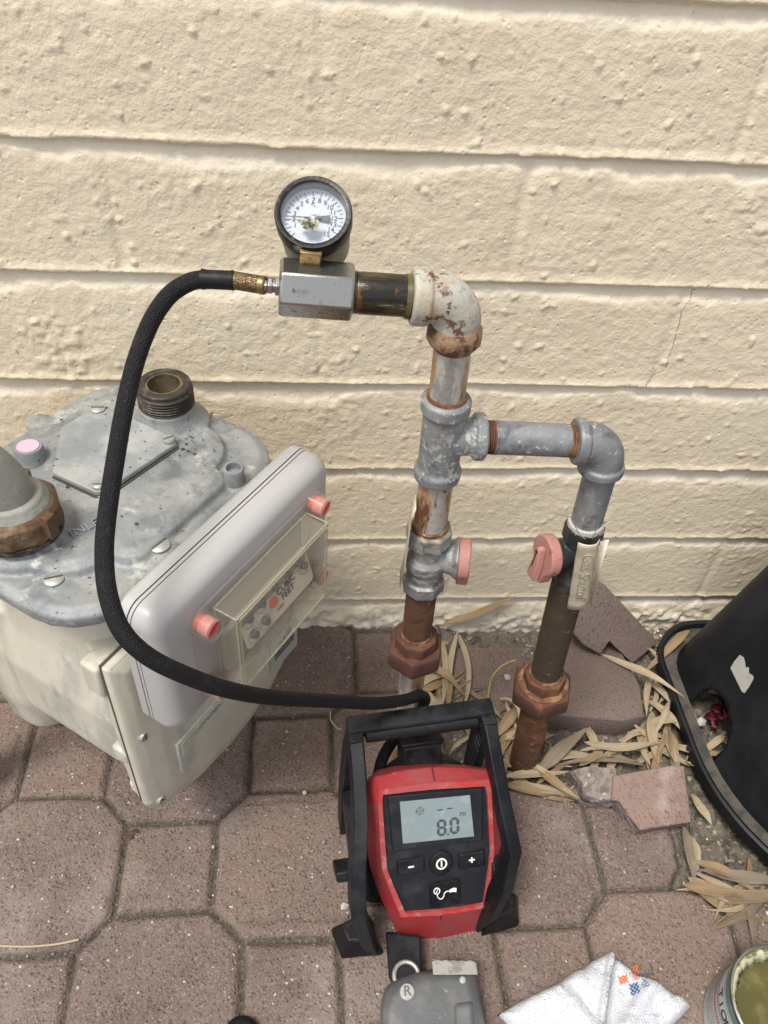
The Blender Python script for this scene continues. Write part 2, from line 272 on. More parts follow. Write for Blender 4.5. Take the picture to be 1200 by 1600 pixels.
m_lidd = M('dusty_aluminium_plate', (.25, .265, .27), .62, .15, [dict(c=(.38, .39, .375), s=20, lo=.42, hi=.6, k=.85), dict(c=(.19, .21, .225), s=14, lo=.5, hi=.66, k=.7, off=3), dict(c=(.05, .045, .04), s=190, lo=.635, hi=.655, k=.9, off=1)], [dict(s=50, h=.0006, d=4), dict(s=260, h=.0002)])
m_screw = M('dull_screw_metal', (.36, .37, .35), .5, .5, [dict(c=(.5, .5, .46), s=90, lo=.5, hi=.6, k=.7), dict(c=(.12, .11, .1), s=120, lo=.6, hi=.7, k=.7)], [dict(s=260, h=.0003)])
m_threadd = M('dirty_dark_thread', (.055, .048, .04), .55, .5, [dict(c=(.20, .17, .13), s=90, lo=.5, hi=.66, k=.7), dict(c=(.02, .018, .015), s=50, lo=.5, hi=.66, k=.7)], [dict(s=260, h=.0004)])
m_inside = M('gold_grey_bore', (.22, .18, .10), .45, .6, [dict(c=(.07, .06, .045), s=60, lo=.5, hi=.62, k=.7)])
m_inrust = M('rust_scaled_nut', (.11, .062, .034), .85, .1, [dict(c=(.22, .16, .09), s=34, lo=.45, hi=.6, k=.85), dict(c=(.09, .045, .025), s=46, lo=.52, hi=.64, k=.85, off=3), dict(c=(.35, .34, .26), s=22, lo=.58, hi=.68, k=.7, off=6)], RB)
m_ingrey = M('grey_painted_inlet', (.24, .24, .215), .6, .1, [dict(c=(.36, .36, .33), s=30, lo=.45, hi=.65, k=.8), dict(c=(.33, .17, .07), s=26, lo=.60, hi=.68, k=.85, off=4), dict(c=(.10, .10, .09), s=60, lo=.6, hi=.7, k=.6)], [dict(s=160, h=.0007, d=4)])
m_leaf = M('dry_bamboo_leaf', (.40, .325, .22), .62, 0, [dict(c=(.33, .245, .145), s=3, uv=1, st=(1, 7, 1), lo=.45, hi=.65, k=.7), dict(c=(.48, .41, .30), s=18, lo=.5, hi=.7, k=.7), dict(c=(.30, .19, .09), s=40, lo=.62, hi=.72, k=.6)], [dict(s=5, uv=1, st=(.3, 14, 1), h=.0008, d=1)])
m_leafd = M('greyed_dry_leaf', (.23, .185, .13), .7, 0, [dict(c=(.19, .15, .105), s=3, uv=1, st=(1, 7, 1), lo=.45, hi=.65, k=.7), dict(c=(.42, .36, .27), s=22, lo=.5, hi=.7, k=.7)], [dict(s=5, uv=1, st=(.3, 14, 1), h=.0008, d=1)])
m_leafg = M('yellow_green_leaf', (.36, .33, .11), .55, 0, [dict(c=(.20, .23, .055), s=30, lo=.5, hi=.65, k=.8)], [dict(s=60, h=.0006)])
m_leafo = M('ochre_leaf', (.29, .205, .115), .62, 0, [dict(c=(.24, .165, .09), s=3, uv=1, st=(1, 7, 1), lo=.45, hi=.65, k=.7), dict(c=(.44, .35, .22), s=22, lo=.5, hi=.7, k=.7)], [dict(s=5, uv=1, st=(.3, 14, 1), h=.0008, d=1)])
PVL = [dict(c=(.33, .24, .20), s=260, lo=.6, hi=.72, k=.7), dict(c=(.065, .046, .04), s=300, lo=.55, hi=.63, k=.85, off=5), dict(c=(.26, .20, .17), s=700, lo=.5, hi=.6, k=.5, off=8)]
PVB = [dict(s=300, h=.0014, d=4, ro=.7), dict(s=190, t='vor', h=.0012, lo=0, hi=.45)]
m_pav = M('loose_paver_concrete', (.152, .113, .097), .9, 0, [dict(c=(.16, .11, .10), s=14, lo=.4, hi=.7, k=.8)]+PVL, PVB)
m_pavp = M('pinkish_paver_concrete', (.245, .172, .145), .9, 0, [dict(c=(.18, .13, .11), s=22, lo=.4, hi=.7, k=.7), dict(c=(.13, .09, .08), s=170, lo=.60, hi=.66, k=.7, off=5), dict(c=(.44, .38, .35), s=13, lo=.5, hi=.7, k=.6, off=8)], PVB)
m_pavbr = M('broken_concrete_face', (.25, .21, .19), .95, 0, [dict(c=(.11, .09, .085), s=90, lo=.45, hi=.6, k=.8), dict(c=(.45, .42, .38), s=300, t='vorc', lo=.96, hi=.97, k=.8)], [dict(s=120, h=.003, d=4), dict(s=60, t='vor', h=.004)])
m_stone = M('pebble_grit', (.26, .23, .19), .9, 0, [dict(c=(.12, .10, .085), s=45, t='vorc', lo=.3, hi=.7, k=1), dict(c=(.55, .51, .45), s=70, t='vorc', lo=.9, hi=.92, k=1, off=2)], [dict(s=300, h=.0005)])
m_blackp = M('black_polyethylene', (.008, .009, .011), .5, 0, [dict(c=(.020, .021, .024), s=9, lo=.42, hi=.7, k=.8, r=.62), dict(c=(.12, .11, .10), s=300, lo=.72, hi=.745, k=.5)], [dict(s=22, h=.001, d=2), dict(s=300, h=.0001)], spec=.28)
m_dust = M('dusty_channel', (.085, .075, .062), .9, 0, [dict(c=(.03, .03, .03), s=40, lo=.45, hi=.6, k=.7), dict(c=(.30, .27, .22), s=220, lo=.64, hi=.7, k=.8)], [dict(s=260, h=.0008)])
m_paper = M('torn_whitish_sticker', (.42, .41, .38), .7, 0, [dict(c=(.38, .36, .33), s=45, lo=.5, hi=.66, k=.7)], [dict(s=90, h=.0008)])
m_crim = M('crimson_petal', (.09, .006, .016), .55)
m_towel = M('white_terry_cloth', (.58, .60, .64), 1.0, 0, [dict(c=(.38, .38, .34), s=16, lo=.72, hi=.78, k=.5), dict(c=(.54, .56, .60), s=30, lo=.5, hi=.7, k=.5)], [dict(s=560, t='vor', h=.0010), dict(s=160, h=.0006, d=2)], spec=.1)
m_org = M('orange_thread', (.78, .16, .06), .9); m_blu = M('navy_thread', (.05, .11, .26), .9)
m_toolg = M('grey_cast_tool', (.13, .135, .14), .42, .35, [dict(c=(.21, .215, .215), s=18, lo=.45, hi=.68, k=.8), dict(c=(.33, .32, .30), s=120, lo=.63, hi=.69, k=.7), dict(c=(.07, .07, .07), s=40, lo=.60, hi=.72, k=.7)], [dict(s=260, h=.0003), dict(s=30, h=.0006)])
m_jaw = M('bare_steel_jaw', (.36, .35, .32), .5, .6, [dict(c=(.20, .19, .17), s=80, lo=.48, hi=.62, k=.8)], [dict(s=200, h=.0005)])
m_badge = M('bare_metal_badge', (.55, .54, .50), .35, .8, [dict(c=(.25, .24, .22), s=120, lo=.55, hi=.66, k=.7)])
m_tin = M('tinned_steel', (.50, .52, .50), .3, .9, [dict(c=(.20, .21, .18), s=50, lo=.52, hi=.68, k=.7)])
m_teal = M('teal_can_label', (.10, .17, .155), .4, .2)
m_label = M('white_can_label', (.42, .44, .43), .45, 0, [dict(c=(.42, .44, .43), s=40, lo=.5, hi=.7, k=.6)])
m_ink = M('black_ink', (.02, .02, .025), .5); m_inkg = M('grey_ink', (.22, .23, .24), .5); m_inkr = M('red_ink', (.5, .05, .06), .5)
m_goop = M('olive_pipe_compound', (.080, .070, .020), .10, 0, [dict(c=(.19, .165, .05), s=30, lo=.5, hi=.7, k=.6)], coat=.5)
m_gooplt = M('dried_yellow_compound', (.42, .41, .26), .6, 0, [dict(c=(.11, .10, .035), s=60, lo=.48, hi=.56, k=.9)], [dict(s=150, h=.002, d=3)])
m_bezel = M('black_gauge_paint', (.006, .006, .007), .30, 0, [dict(c=(.10, .095, .06), s=55, lo=.56, hi=.62, k=.85, r=.5), dict(c=(.35, .34, .28), s=100, lo=.68, hi=.70, k=.8, r=.6)], [dict(s=160, h=.0003)], spec=.25)
m_dial = M('white_gauge_dial', (.40, .45, .52), .4)
m_dirtc = M('olive_dirt_smear', (.09, .09, .05), .8, 0, [dict(c=(.50, .50, .42), s=240, lo=.48, hi=.56, k=.9)], [dict(s=300, h=.001)])
m_glass = M('gauge_glass', (.9, .93, 1), .05, 0, alpha=.05, spec=.15)
m_gask = M('brown_gasket', (.07, .06, .045), .8)
m_dark = M('dark_void', (.01, .01, .01), .8)
m_crack = M('crack_dark', (.20, .17, .12), .9)

# ------------------------------------------------------------------ the block wall
def axis(fine0, fine1, step, lo, hi, grow=1.35):
    a = list(np.arange(fine0, fine1, step)); s = step; x = a[0]
    while x > lo: s *= grow; x -= s; a.insert(0, x)
    s = step; x = a[-1]
    while x < hi: s *= grow; x += s; a.append(x)
    return np.array(a)
def grid_mesh(name, X, Z, fn, mat, attrs):
    nx, nz = X.shape; co = np.stack(fn, -1).reshape(-1, 3)
    i, j = np.meshgrid(np.arange(nx-1), np.arange(nz-1), indexing='ij')
    a = (i*nz+j).ravel(); F = np.stack([a, a+nz, a+nz+1, a+1], 1)
    me = bpy.data.meshes.new(name); me.vertices.add(nx*nz); me.vertices.foreach_set('co', co.ravel())
    n = len(F); me.loops.add(n*4); me.loops.foreach_set('vertex_index', F.ravel().astype(np.int32)); me.polygons.add(n)
    me.polygons.foreach_set('loop_start', np.arange(0, n*4, 4, dtype=np.int32)); me.polygons.foreach_set('loop_total', np.full(n, 4, dtype=np.int32))
    me.update(); me.validate(); me.shade_smooth()
    for k, v in attrs.items():
        at = me.attributes.new(k, 'FLOAT', 'POINT'); at.data.foreach_set('value', v.ravel().astype(np.float32))
    me.materials.append(mat)
    o = bpy.data.objects.new(name, me); COL.objects.link(o); ORG[o.name] = V((0, 0, 0)); return o
xs = axis(-.45, 1.35, .0026, -3, 4); zs = axis(-.02, 1.30, .0026, -.1, 2.4)
X, Z = np.meshgrid(xs, zs, indexing='ij')
BH, BZ, BL, BX = .1346, .8702, .4064, .281
wob = fbm(X, Z*0, 5, .25, 2)*.004 + fbm(X, Z*0, 55, .03, 2)*.0016
t = (BZ - Z + wob)/BH; row = np.floor(t); d = (t-row)*BH            # d = distance below the block's bottom edge above
wj = .020 + fbm(X, Z, 9, .09, 3)*.014 + fbm(X, Z, 19, .02, 3)*.008
xw = np.clip(d/np.maximum(wj, .004), 0, 1); rec = np.where(d < wj, 1 - .9*xw**1.35, .10*(1-sstep(0, .010, d-wj)))
mort_lit = (d < wj*.99)*sstep(0, .003, d)*(1-sstep(.9, 1.1, d/np.maximum(wj, .004)))
rec = rec*sstep(0, .0020, d)*.0062
over = np.exp(-((BH-d)/.006)**2)*.0022                                # the lip over each joint
par = np.mod(row, 2)
kx = (X-BX)/(BL) + par*.5; dx = np.abs(kx-np.round(kx))*BL + fbm(X, Z, 77, .05, 2)*.004
vj = np.exp(-(dx/.006)**2)*.0016*(.45+1.1*np.clip(fbm(X, Z, 78, .15, 2)+.5, 0, 1))
vj *= sstep(.0, .02, d)*sstep(0, .004, BH-d)
def blur0(a):
    return (a*2 + np.roll(a, 1, 0)+np.roll(a, -1, 0)+np.roll(a, 1, 1)+np.roll(a, -1, 1))/6
disp = fbm(X, Z, 11, .16, 3)*.0022 + fbm(X, Z, 21, .035, 2)*.0006 + fbm(X, Z, 31, .011, 2, .7)*.0006
lump = np.clip(fbm(X, Z, 41, .009, 2)-.42, 0, 1)*.010
rough_patch = np.clip(fbm(X, Z, 51, .10, 2)-.05, 0, 1)*np.abs(fbm(X, Z, 52, .012, 3))*.008
foot = 1-sstep(.012, .05, Z + fbm(X, Z*0, 61, .03, 3)*.02)
amp = (.62+.38*sstep(.15, .55, Z))*(1-.6*mort_lit)
y = -((disp + lump + rough_patch)*amp + over) + rec + vj - foot*(.004+fbm(X, Z, 62, .014, 2)*.008)
low = 1-sstep(.0, .33, Z)
wall = grid_mesh('block_wall', X, Z, (X, y, Z), m_wall, dict(foot=foot, low=low, mort_lit=blur0(mort_lit)))
tag(wall, 'cream painted block masonry wall with shallow mortar joints behind the gas meter', 'wall')
# crack running down through one course
cr = [(1087, 452), (1079, 470), (1066, 486), (1062, 505), (1056, 525), (1050, 545), (1044, 560), (1040, 578), (1022, 584), (1014, 594), (1007, 606)]
rr = random.Random(3); pts = []
for k in range(len(cr)-1):
    for q in range(4):
        tq = q/4; pts.append(PY(cr[k][0]*(1-tq)+cr[k+1][0]*tq+rr.uniform(-1.2, 1.2), cr[k][1]*(1-tq)+cr[k+1][1]*tq, -.001))
def wall_y(p):
    i = min(max(np.searchsorted(xs, p.x), 1), len(xs)-1); j = min(max(np.searchsorted(zs, p.z), 1), len(zs)-1); return float(y[i-1:i+1, j-1:j+1].min())
pts = [V((p.x, wall_y(p)+.0002, p.z)) for p in pts]
MB().tube(pts, [rr.uniform(.0001, .0005) for _ in pts], 6).build('crack', m_crack, wall)

# ------------------------------------------------------------------ the ground: interlocking pavers and a bed of soil
PB, PC, PGX, PGY, PGA = .0563, .0374, .2489, -.5172, .0061
PA = PB+PC; PP = PA+PB
gx = axis(-.62, 1.45, .0028, -12, 14, 1.25); gy = axis(-1.12, .02, .0028, -14, .3, 1.25)
GX, GY = np.meshgrid(gx, gy, indexing='ij')
def warp(x, y): return x + fbm(x, y, 91, .3, 2)*.006 + fbm(x, y, 191, .03, 2)*.0016, y + fbm(x, y, 92, .3, 2)*.006 + fbm(x, y, 192, .03, 2)*.0016
wx, wy = warp(GX, GY)
ca, sa = math.cos(PGA), math.sin(PGA)
u = ((wx-PGX)*ca + (wy-PGY)*sa)/PP; v = (-(wx-PGX)*sa + (wy-PGY)*ca)/PP
best = np.full(u.shape, -1.0); cid = np.zeros(u.shape, int)
ui, vi = np.round(u).astype(int), np.round(v).astype(int)
for di in (-1, 0, 1):
    for dj in (-1, 0, 1):
        I, J = ui+di, vi+dj; du, dv = np.abs(u-I)*PP, np.abs(v-J)*PP; odd = (I+J) % 2 != 0      # octagons where i+j is odd
        do = np.minimum(np.minimum(PA-du, PA-dv), (PA+PB-du-dv)/1.4142); ds = np.minimum(PB-du, PB-dv)
        dd = np.where(odd, do, ds); upd = dd > best; best = np.where(upd, dd, best); cid = np.where(upd, I*131+J*977, cid)
hsh = lambda k, s: np.modf(np.abs(np.sin(k*12.9898+s*78.233))*43758.5453)[0]
def inpoly(x, y, poly):
    r = np.zeros(x.shape, bool); n = len(poly)
    for k in range(n):
        x1, y1 = poly[k]; x2, y2 = poly[(k+1) % n]
        c = ((y1 > y) != (y2 > y)) & (x < (x2-x1)*(y-y1)/((y2-y1) if y2 != y1 else 1e-9)+x1); r ^= c
    return r
soil_px = [(690, 965), (1090, 965), (1300, 965), (1420, 1500), (1235, 1450), (1150, 1412), (1062, 1392), (1066, 1345), (1050, 1262), (965, 1262), (905, 1228), (830, 1215), (800, 1232), (745, 1215), (700, 1180), (668, 1120), (672, 1040)]
soil_poly = [tuple(PZ(a, b, 0)[:2]) for a, b in soil_px]
wjx = GX + fbm(GX, GY, 93, .03, 3)*.012; wjy = GY + fbm(GX, GY, 94, .03, 3)*.012
soil = inpoly(wjx, wjy, soil_poly).astype(float)
def blur(a, n=2):
    for _ in range(n): a = (a + np.roll(a, 1, 0)+np.roll(a, -1, 0)+np.roll(a, 1, 1)+np.roll(a, -1, 1))/5
    return a
soil = blur(soil, 3)
tx, ty = hsh(cid, 1.0)-.5, hsh(cid, 2.0)-.5
gw = .0024 + hsh(cid, 4.0)*.0012 + fbm(GX, GY, 99, .05, 2)*.003
prof = sstep(0, .0068, best-gw*.5)
joint = 1 - sstep(.0, .0028, best-gw*.4)
h = -.0052*(1-prof) - .0030*joint + (hsh(cid, 3.0)-.5)*.0034 + ((u-np.round(u))*tx + (v-np.round(v))*ty)*.0055
h += fbm(GX, GY, 95, .05, 3)*.0016 + fbm(GX, GY, 96, .011, 3, .65)*.0013*prof + fbm(GX, GY, 97, .008, 2)*.003*joint
hs_ = -.013 + fbm(GX, GY, 98, .06, 3)*.010 + fbm(GX, GY, 198, .012, 3, .7)*.006
h = h*(1-soil) + hs_*soil
tint = hsh(cid, 5.0); fine = ((GX > -.6) & (GX < 1.4) & (GY > -1.1)).astype(float)
joint = joint*fine*(1-soil)
def ground_z(x, y_):
    i = min(max(int(np.searchsorted(gx, x)), 0), len(gx)-1); j = min(max(int(np.searchsorted(gy, y_)), 0), len(gy)-1); return float(h[i, j])
ground = grid_mesh('ground', GX, GY, (GX, GY, h), m_ground, dict(joint=joint, soil=soil, tint=tint))
ground['kind'] = 'structure'

# loose grit on the bare soil and along the joints
gv = MB(); rg = random.Random(11)
phi = (1+5**.5)/2; ico = [V(p).normalized() for p in ((-1, phi, 0), (1, phi, 0), (-1, -phi, 0), (1, -phi, 0), (0, -1, phi), (0, 1, phi), (0, -1, -phi), (0, 1, -phi), (phi, 0, -1), (phi, 0, 1), (-phi, 0, -1), (-phi, 0, 1))]
icf = [(0, 11, 5), (0, 5, 1), (0, 1, 7), (0, 7, 10), (0, 10, 11), (1, 5, 9), (5, 11, 4), (11, 10, 2), (10, 7, 6), (7, 1, 8), (3, 9, 4), (3, 4, 2), (3, 2, 6), (3, 6, 8), (3, 8, 9), (4, 9, 5), (2, 4, 11), (6, 2, 10), (8, 6, 7), (9, 8, 1)]
jl = np.argwhere((joint > .6) & (GX > -.4) & (GX < 1.1) & (GY > -.85)); sl = np.argwhere((soil > .8) & (GX < 1.3))
for n_, lst, smin, smax in ((2600, sl, .0008, .0036), (1100, jl, .0005, .0016)):
    for _ in range(n_):
        i, j = lst[rg.randrange(len(lst))]; s = smin*(smax/smin)**(rg.random()**1.8)
        c = V((gx[i]+rg.uniform(-.0015, .0015), gy[j]+rg.uniform(-.0015, .0015), h[i, j]+s*.3)); sc = V((rg.uniform(.7, 1.3), rg.uniform(.7, 1.3), rg.uniform(.45, .9)))
        gv.add([c+V((p.x*sc.x, p.y*sc.y, p.z*sc.z))*s*rg.uniform(.8, 1.2) for p in ico], icf)
g = gv.build('gravel', m_stone, flat=True); g['kind'] = 'stuff'; tag(g, 'fine grit and small stones strewn over bare soil and joints', 'gravel')

# ------------------------------------------------------------------ gas pipework (two risers, tee, elbows, valves)
PYV = -.2493
def P3(x, z, y=PYV): return V((x, y, z))
X0, Z0 = V((1, 0, 0)), V((0, 0, 1)); YN = V((0, -1, 0))
pipe = thing('gas_pipework', 'weathered two-riser gas pipe assembly with tee, elbows and two shutoff valves by the wall', 'gas pipe', P3(.399, 0))
L = [P3(.3995, -.03), P3(.3938, .1914), P3(.389, .3126), P3(.388, .3892), P3(.386, .4706), P3(.3855, .545), P3(.3845, .589), P3(.3835, .63), P3(.383, .676), P3(.3825, .722)]
def seg(name, a, b, r, mat, **k): return MB().cyl(a, b, r, 40).build(name, mat, pipe, **k)
def threads(a, b, r, n, mat, name='thread', par=None):
    d_ = (b-a); Lh = d_.length; pr = []
    for k in range(n):
        h0 = Lh*k/n; pr += [(h0, r-.0007), (h0+Lh/n*.5, r+.0006)]
    pr.append((Lh, r-.0007)); return MB().lathe(a, d_, pr, 40).build(name, mat, par or pipe, ang=80)
def hexprism(p, n, r, h, ch=.002, rot=0, seg_=6, top=None):
    m = MB(); a, b = fr(n)
    m.lathe(p, n, [(0, r*.95), (ch, r), (h-ch, r), (h, r*.95)], seg_, rot=rot); return m
# left riser below the union, the union, rusty nipple
seg('pipe', L[0], P3(.3915, .255), .0148, m_nipst)
un = MB().lathe(P3(.3912, .248), Z0, [(0, .0185), (.006, .0215), (.016, .0225), (.02, .024)], 40).build('union_base', m_rust, pipe)
a = P3(.3908, .262)
hexprism(a, V((-.01, 0, 1)), .0335, .028, .004, rot=.35).build('union_nut', m_maroon, pipe, bevel=.0016)
hexprism(P3(.3900, .289), V((-.01, 0, 1)), .0245, .018, .0015, rot=.2, seg_=8).build('union_collar', m_maroon, pipe, bevel=.001)
threads(P3(.3897, .306), P3(.3895, .312), .0168, 3, m_thread)
seg('nipple', P3(.3897, .300), P3(.388, .395), .0163, m_rust)
# left valve
vb = MB()
vb.lathe(P3(.388, .388), V((-.01, 0, 1)), [(0, .0205), (.002, .0226), (.016, .0226), (.018, .0185)], 8, rot=.4)
vb.lathe(P3(.3878, .405), V((-.01, 0, 1)), [(0, .0175), (.008, .0185), (.013, .0165), (.020, .0215), (.030, .0218), (.036, .0175), (.042, .0170), (.048, .0150), (.058, .0165)], 32)
vb.lathe(P3(.3866, .455), V((-.01, 0, 1)), [(0, .0185), (.003, .0228), (.020, .0228), (.022, .0205)], 8, rot=.4)
vdir = V((1, -.18, .05)).normalized(); vc = P3(.387, .436)
vb.lathe(vc - vdir*.012, vdir, [(0, .015), (.024, .0145), (.038, .0175), (.042, .0215), (.044, .022)], 32)
valve = vb.build('valve_body', m_valve, pipe, remesh=.0008, sm=2)
MB().lathe(P3(.3875, .395)+V((.006, -.019, 0)), YN, [(0, .004), (.002, .0035)], 16).build('cast_mark', m_galv, valve)
MB().lathe(P3(.3868, .466)+V((.008, -.0185, 0)), YN, [(0, .0045), (.0022, .004)], 16).build('cast_mark', m_galv, valve)
def handle(c, n, up, r, name='valve_handle', par=None, slot=False):
    a_ = (up - n*up.dot(n)).normalized(); b_ = n.cross(a_); m = MB(); n_ = 40; poly = []
    for k in range(n_+1):                                  # disc with a squared tab at the bottom
        t_ = math.radians(180+38 - (180+76+104)*0) if False else math.radians(-142 + k*(284)/n_)
        poly.append((r*math.cos(t_), r*math.sin(t_)))
    poly += [(-r*1.42, .42*r), (-r*1.42, -.50*r)][::1]
    m.loft([[c+a_*x+b_*y_ for x, y_ in poly], [c+a_*x+b_*y_+n*.012 for x, y_ in poly]])
    ho = m.build(name, m_pink, par or pipe, bevel=.0018)
    if slot:
        m = MB(); pl = [(r*.55, -.16*r), (r*.62, .1*r), (-r*1.36, .34*r), (-r*1.36, -.44*r), (-.3*r, -.40*r)]
        m.loft([[c+a_*x+b_*y_+n*.0118 for x, y_ in pl], [c+a_*x*.97+b_*y_*.85+n*.020 for x, y_ in pl]])
        m.build('handle_grip', m_pink, ho, bevel=.0022, seg=3)
        MB().lathe(c+a_*(r*.30)+n*.0195, n, [(0, .0022), (.0009, .0022)], 12).build('handle_hole', m_dark, ho)
        MB().prism([(r*.30, -.0008), (r*.30, .0008), (-r*.65, .0008), (-r*.65, -.0008)], c+n*.0195, a_, b_, n, 0, .0008).build('handle_slot', m_dark, ho)
    return ho
handle(vc+vdir*.032, vdir, V((0, 0, 1)), .0212)
# nipple above the left valve, the tee
threads(P3(.3864, .476), P3(.3862, .482), .0172, 2, m_thread)
seg('nipple', P3(.3865, .470), P3(.3856, .552), .0160, m_nipst2)
def band(m, c, n, r, h): m.lathe(c, n, [(0, r*.93), (.0015, r), (h-.0015, r), (h, r*.93)], 40)
t_ = MB(); tn = V((-.0016, 0, .1)).normalized()
t_.lathe(P3(.3857, .5415), tn, [(0, .0185), (.002, .0212), (.011, .0216), (.0145, .0190), (.018, .0186), (.070, .0186), (.074, .0190), (.077, .0214), (.087, .0214), (.0895, .0186)], 44)
t_.lathe(P3(.3849, .589), X0, [(0, .0165), (.022, .0168), (.0265, .0175), (.0285, .0212), (.0365, .0212), (.0385, .018)], 44)
t_.build('tee', m_galvt, pipe, remesh=.0009, sm=5)
MB().lathe(P3(.3842, .6290), tn, [(0, .0178), (.0035, .0170), (.005, .0158)], 40).build('thread_sealant', m_thread, pipe)
seg('nipple', P3(.3842, .622), P3(.3828, .690), .0152, m_nipst)
# top elbow
def elbow(c, d1, d2, R, rb, rc, hc, mat, c2=None, l1=.004, l2=.004):
    m = MB(); P = []
    o = c + d1*R + d2*R
    a1 = c + d1*R; a2 = c+d2*R
    for k in range(13):
        t = math.pi/2*k/12; P.append(o - d2*(R*math.cos(t)) - d1*(R*math.sin(t)))
    P = [a1+d1*(l1+.001)] + P + [a2+d2*(l2+.001)]
    m.tube(P, rb, 44)
    m.lathe(a1+d1*l1, d1, [(-.002, rb*.9), (.0, rc*.97), (.0018, rc), (hc-.002, rc), (hc, rc*.93)], 44)
    if not c2: m.lathe(a2+d2*l2, d2, [(-.002, rb*.9), (.0, rc*.97), (.0018, rc), (hc-.002, rc), (hc, rc*.93)], 44)
    return m, a2
EC = P3(.3826, .7215)
m, a2 = elbow(EC, V((-1, 0, .03)).normalized(), V((0, 0, -1)), .0195, .0192, .0218, .0135, m_elbowr, c2=True)
m.build('elbow', m_elbowr, pipe, remesh=.0009, sm=4)
MB().lathe(P3(.3827, .6975), V((0, 0, -1)), [(-.003, .0195), (.001, .0215), (.010, .0218), (.0135, .0198), (.0145, .016)], 44).build('elbow_collar', m_collar, pipe, ang=60)
MB().lathe(P3(.3830, .6835), V((0, 0, -1)), [(0, .0162), (.0045, .0158)], 40).build('thread', m_thread, pipe)
# cross pipe and right elbow
threads(P3(.4225, .5885), P3(.4335, .5880), .0146, 5, m_thread)
seg('pipe', P3(.430, .5882), P3(.4975, .5855), .0149, m_galv)
threads(P3(.4935, .5856), P3(.507, .5850), .0144, 6, m_thread)
RD = V((.047, -.004, -.215)).normalized()*1.0
RD = (P3(.5412, .472)-P3(.5370, .562)).normalized()
m, a2 = elbow(P3(.5345, .5848), V((-1, 0, .0)), RD, .0215, .0186, .0213, .0095, m_galv, l1=.0, l2=.003)
m.build('elbow', m_galv, pipe, remesh=.0009, sm=4)
threads(P3(.5372, .5520), P3(.5375, .5475), .0158, 2, m_thread)
seg('nipple', P3(.5372, .553), P3(.5406, .474), .0152, m_galv)
# right valve (black)
R1, R2 = P3(.5400, .480), P3(.5450, .395); rd = (R2-R1).normalized()
vb = MB()
vb.lathe(R1+V((0, 0, .002)), rd, [(0, .0175), (.002, .0200), (.020, .0205), (.024, .0180)], 8, rot=.3)
vb.lathe(R1+rd*.02, rd, [(0, .017), (.012, .019), (.026, .0180), (.036, .0170), (.052, .0185), (.055, .0185)], 32)
vb.lathe(R1+rd*.068, rd, [(0, .0185), (.004, .0205), (.018, .0200), (.020, .017)], 8, rot=.3)
hd = V((-.975, -.20, .05)).normalized(); vc2 = R1+rd*.038
vb.lathe(vc2, hd, [(0, .0155), (.024, .015), (.032, .0165)], 32)
vb.build('valve_body', m_valveb, pipe, remesh=.0009, sm=4)
handle(vc2+hd*.0285, hd, V((0, 0, 1)), .0218, slot=True)
tp = MB(); a_, b_ = fr(rd)
tp.lathe(R1+V((0, 0, .006)), rd, [(0, .0165), (.001, .0178), (.006, .0182), (.0075, .0172)], 32)
tp.build('thread_tape', m_paper, pipe)
MB().lathe(P3(.5435, .398), rd, [(0, .0185), (.004, .0182), (.005, .0170)], 36).build('thread', m_maroon, pipe)
Q = [P3(.5435, .400), P3(.5545, .222), P3(.5572, .178), P3(.5712, -.03)]
MB().tube([Q[0], Q[1]], .0183, 40).build('nipple', m_rustdark, pipe)
qd = (Q[3]-Q[2]).normalized(); qu = -qd
MB().lathe(P3(.5540, .230), -qu, [(0, .0190), (.003, .0205), (.006, .0205)], 40).build('thread', m_thread, pipe)
hexprism(P3(.5555, .208), qu, .0258, .018, .0015, rot=.5, seg_=8).build('union_collar', m_rust, pipe, bevel=.001)
MB().lathe(P3(.5558, .204), qu, [(-.001, .0300), (.003, .0305), (.005, .028)], 40).build('union_lip', m_thread, pipe)
hexprism(P3(.5570, .176), qu, .0385, .029, .0045, rot=.25).build('union_nut', m_maroon, pipe, bevel=.0016)
MB().lathe(P3(.5576, .168), qu, [(0, .021), (.004, .0235), (.010, .024)], 40).build('union_base', m_rust, pipe)
MB().tube([Q[2], Q[3]], .0196, 40).build('pipe', m_rust, pipe)

# ------------------------------------------------------------------ metal tags on wires
tgd = PY(905, 838, PYV-.024)
tg = thing('metal_tag', 'bent aluminium tag reading Gas Shutoff, wired to the right riser below its elbow', 'tag', tgd)
tl, tr, bl, br = PY(903, 846, PYV-.027), PY(938, 845, PYV-.030), PY(886, 951, PYV-.020), PY(921, 944, PYV-.0215)
m = MB(); nu, nv = 12, 14; vs = []; n_t = (tr-tl).cross(bl-tl).normalized(); n_t = -n_t if n_t.y > 0 else n_t
def tagp(u_, v_):
    p = (tl*(1-u_)+tr*u_)*(1-v_) + (bl*(1-u_)+br*u_)*v_
    return p + n_t*(.0035*math.sin(u_*math.pi*.9) + (.004*max(0, .25-v_)) + .0006*math.sin(v_*19+u_*4)) - n_t*(.006*max(0, u_-.82)*4)
for j in range(nv+1):
    for i in range(nu+1): vs.append(tagp(i/nu, j/nv))
m.add(vs, [(j*(nu+1)+i, j*(nu+1)+i+1, (j+1)*(nu+1)+i+1, (j+1)*(nu+1)+i) for j in range(nv) for i in range(nu)])
plate = m.build('tag_plate', m_alu, tg, solid=.0005)
m = MB(); e = PY(952, 843, PYV-.036)
m.add([tr+n_t*.0005, tr+(e-tr)*1.0, br+(e-tr)*.35, br+n_t*.0004, tr*.5+br*.5+(e-tr)*.6], [(0, 1, 4, 2, 3)]); m.build('tag_flap', m_alu, tg, solid=.0005)
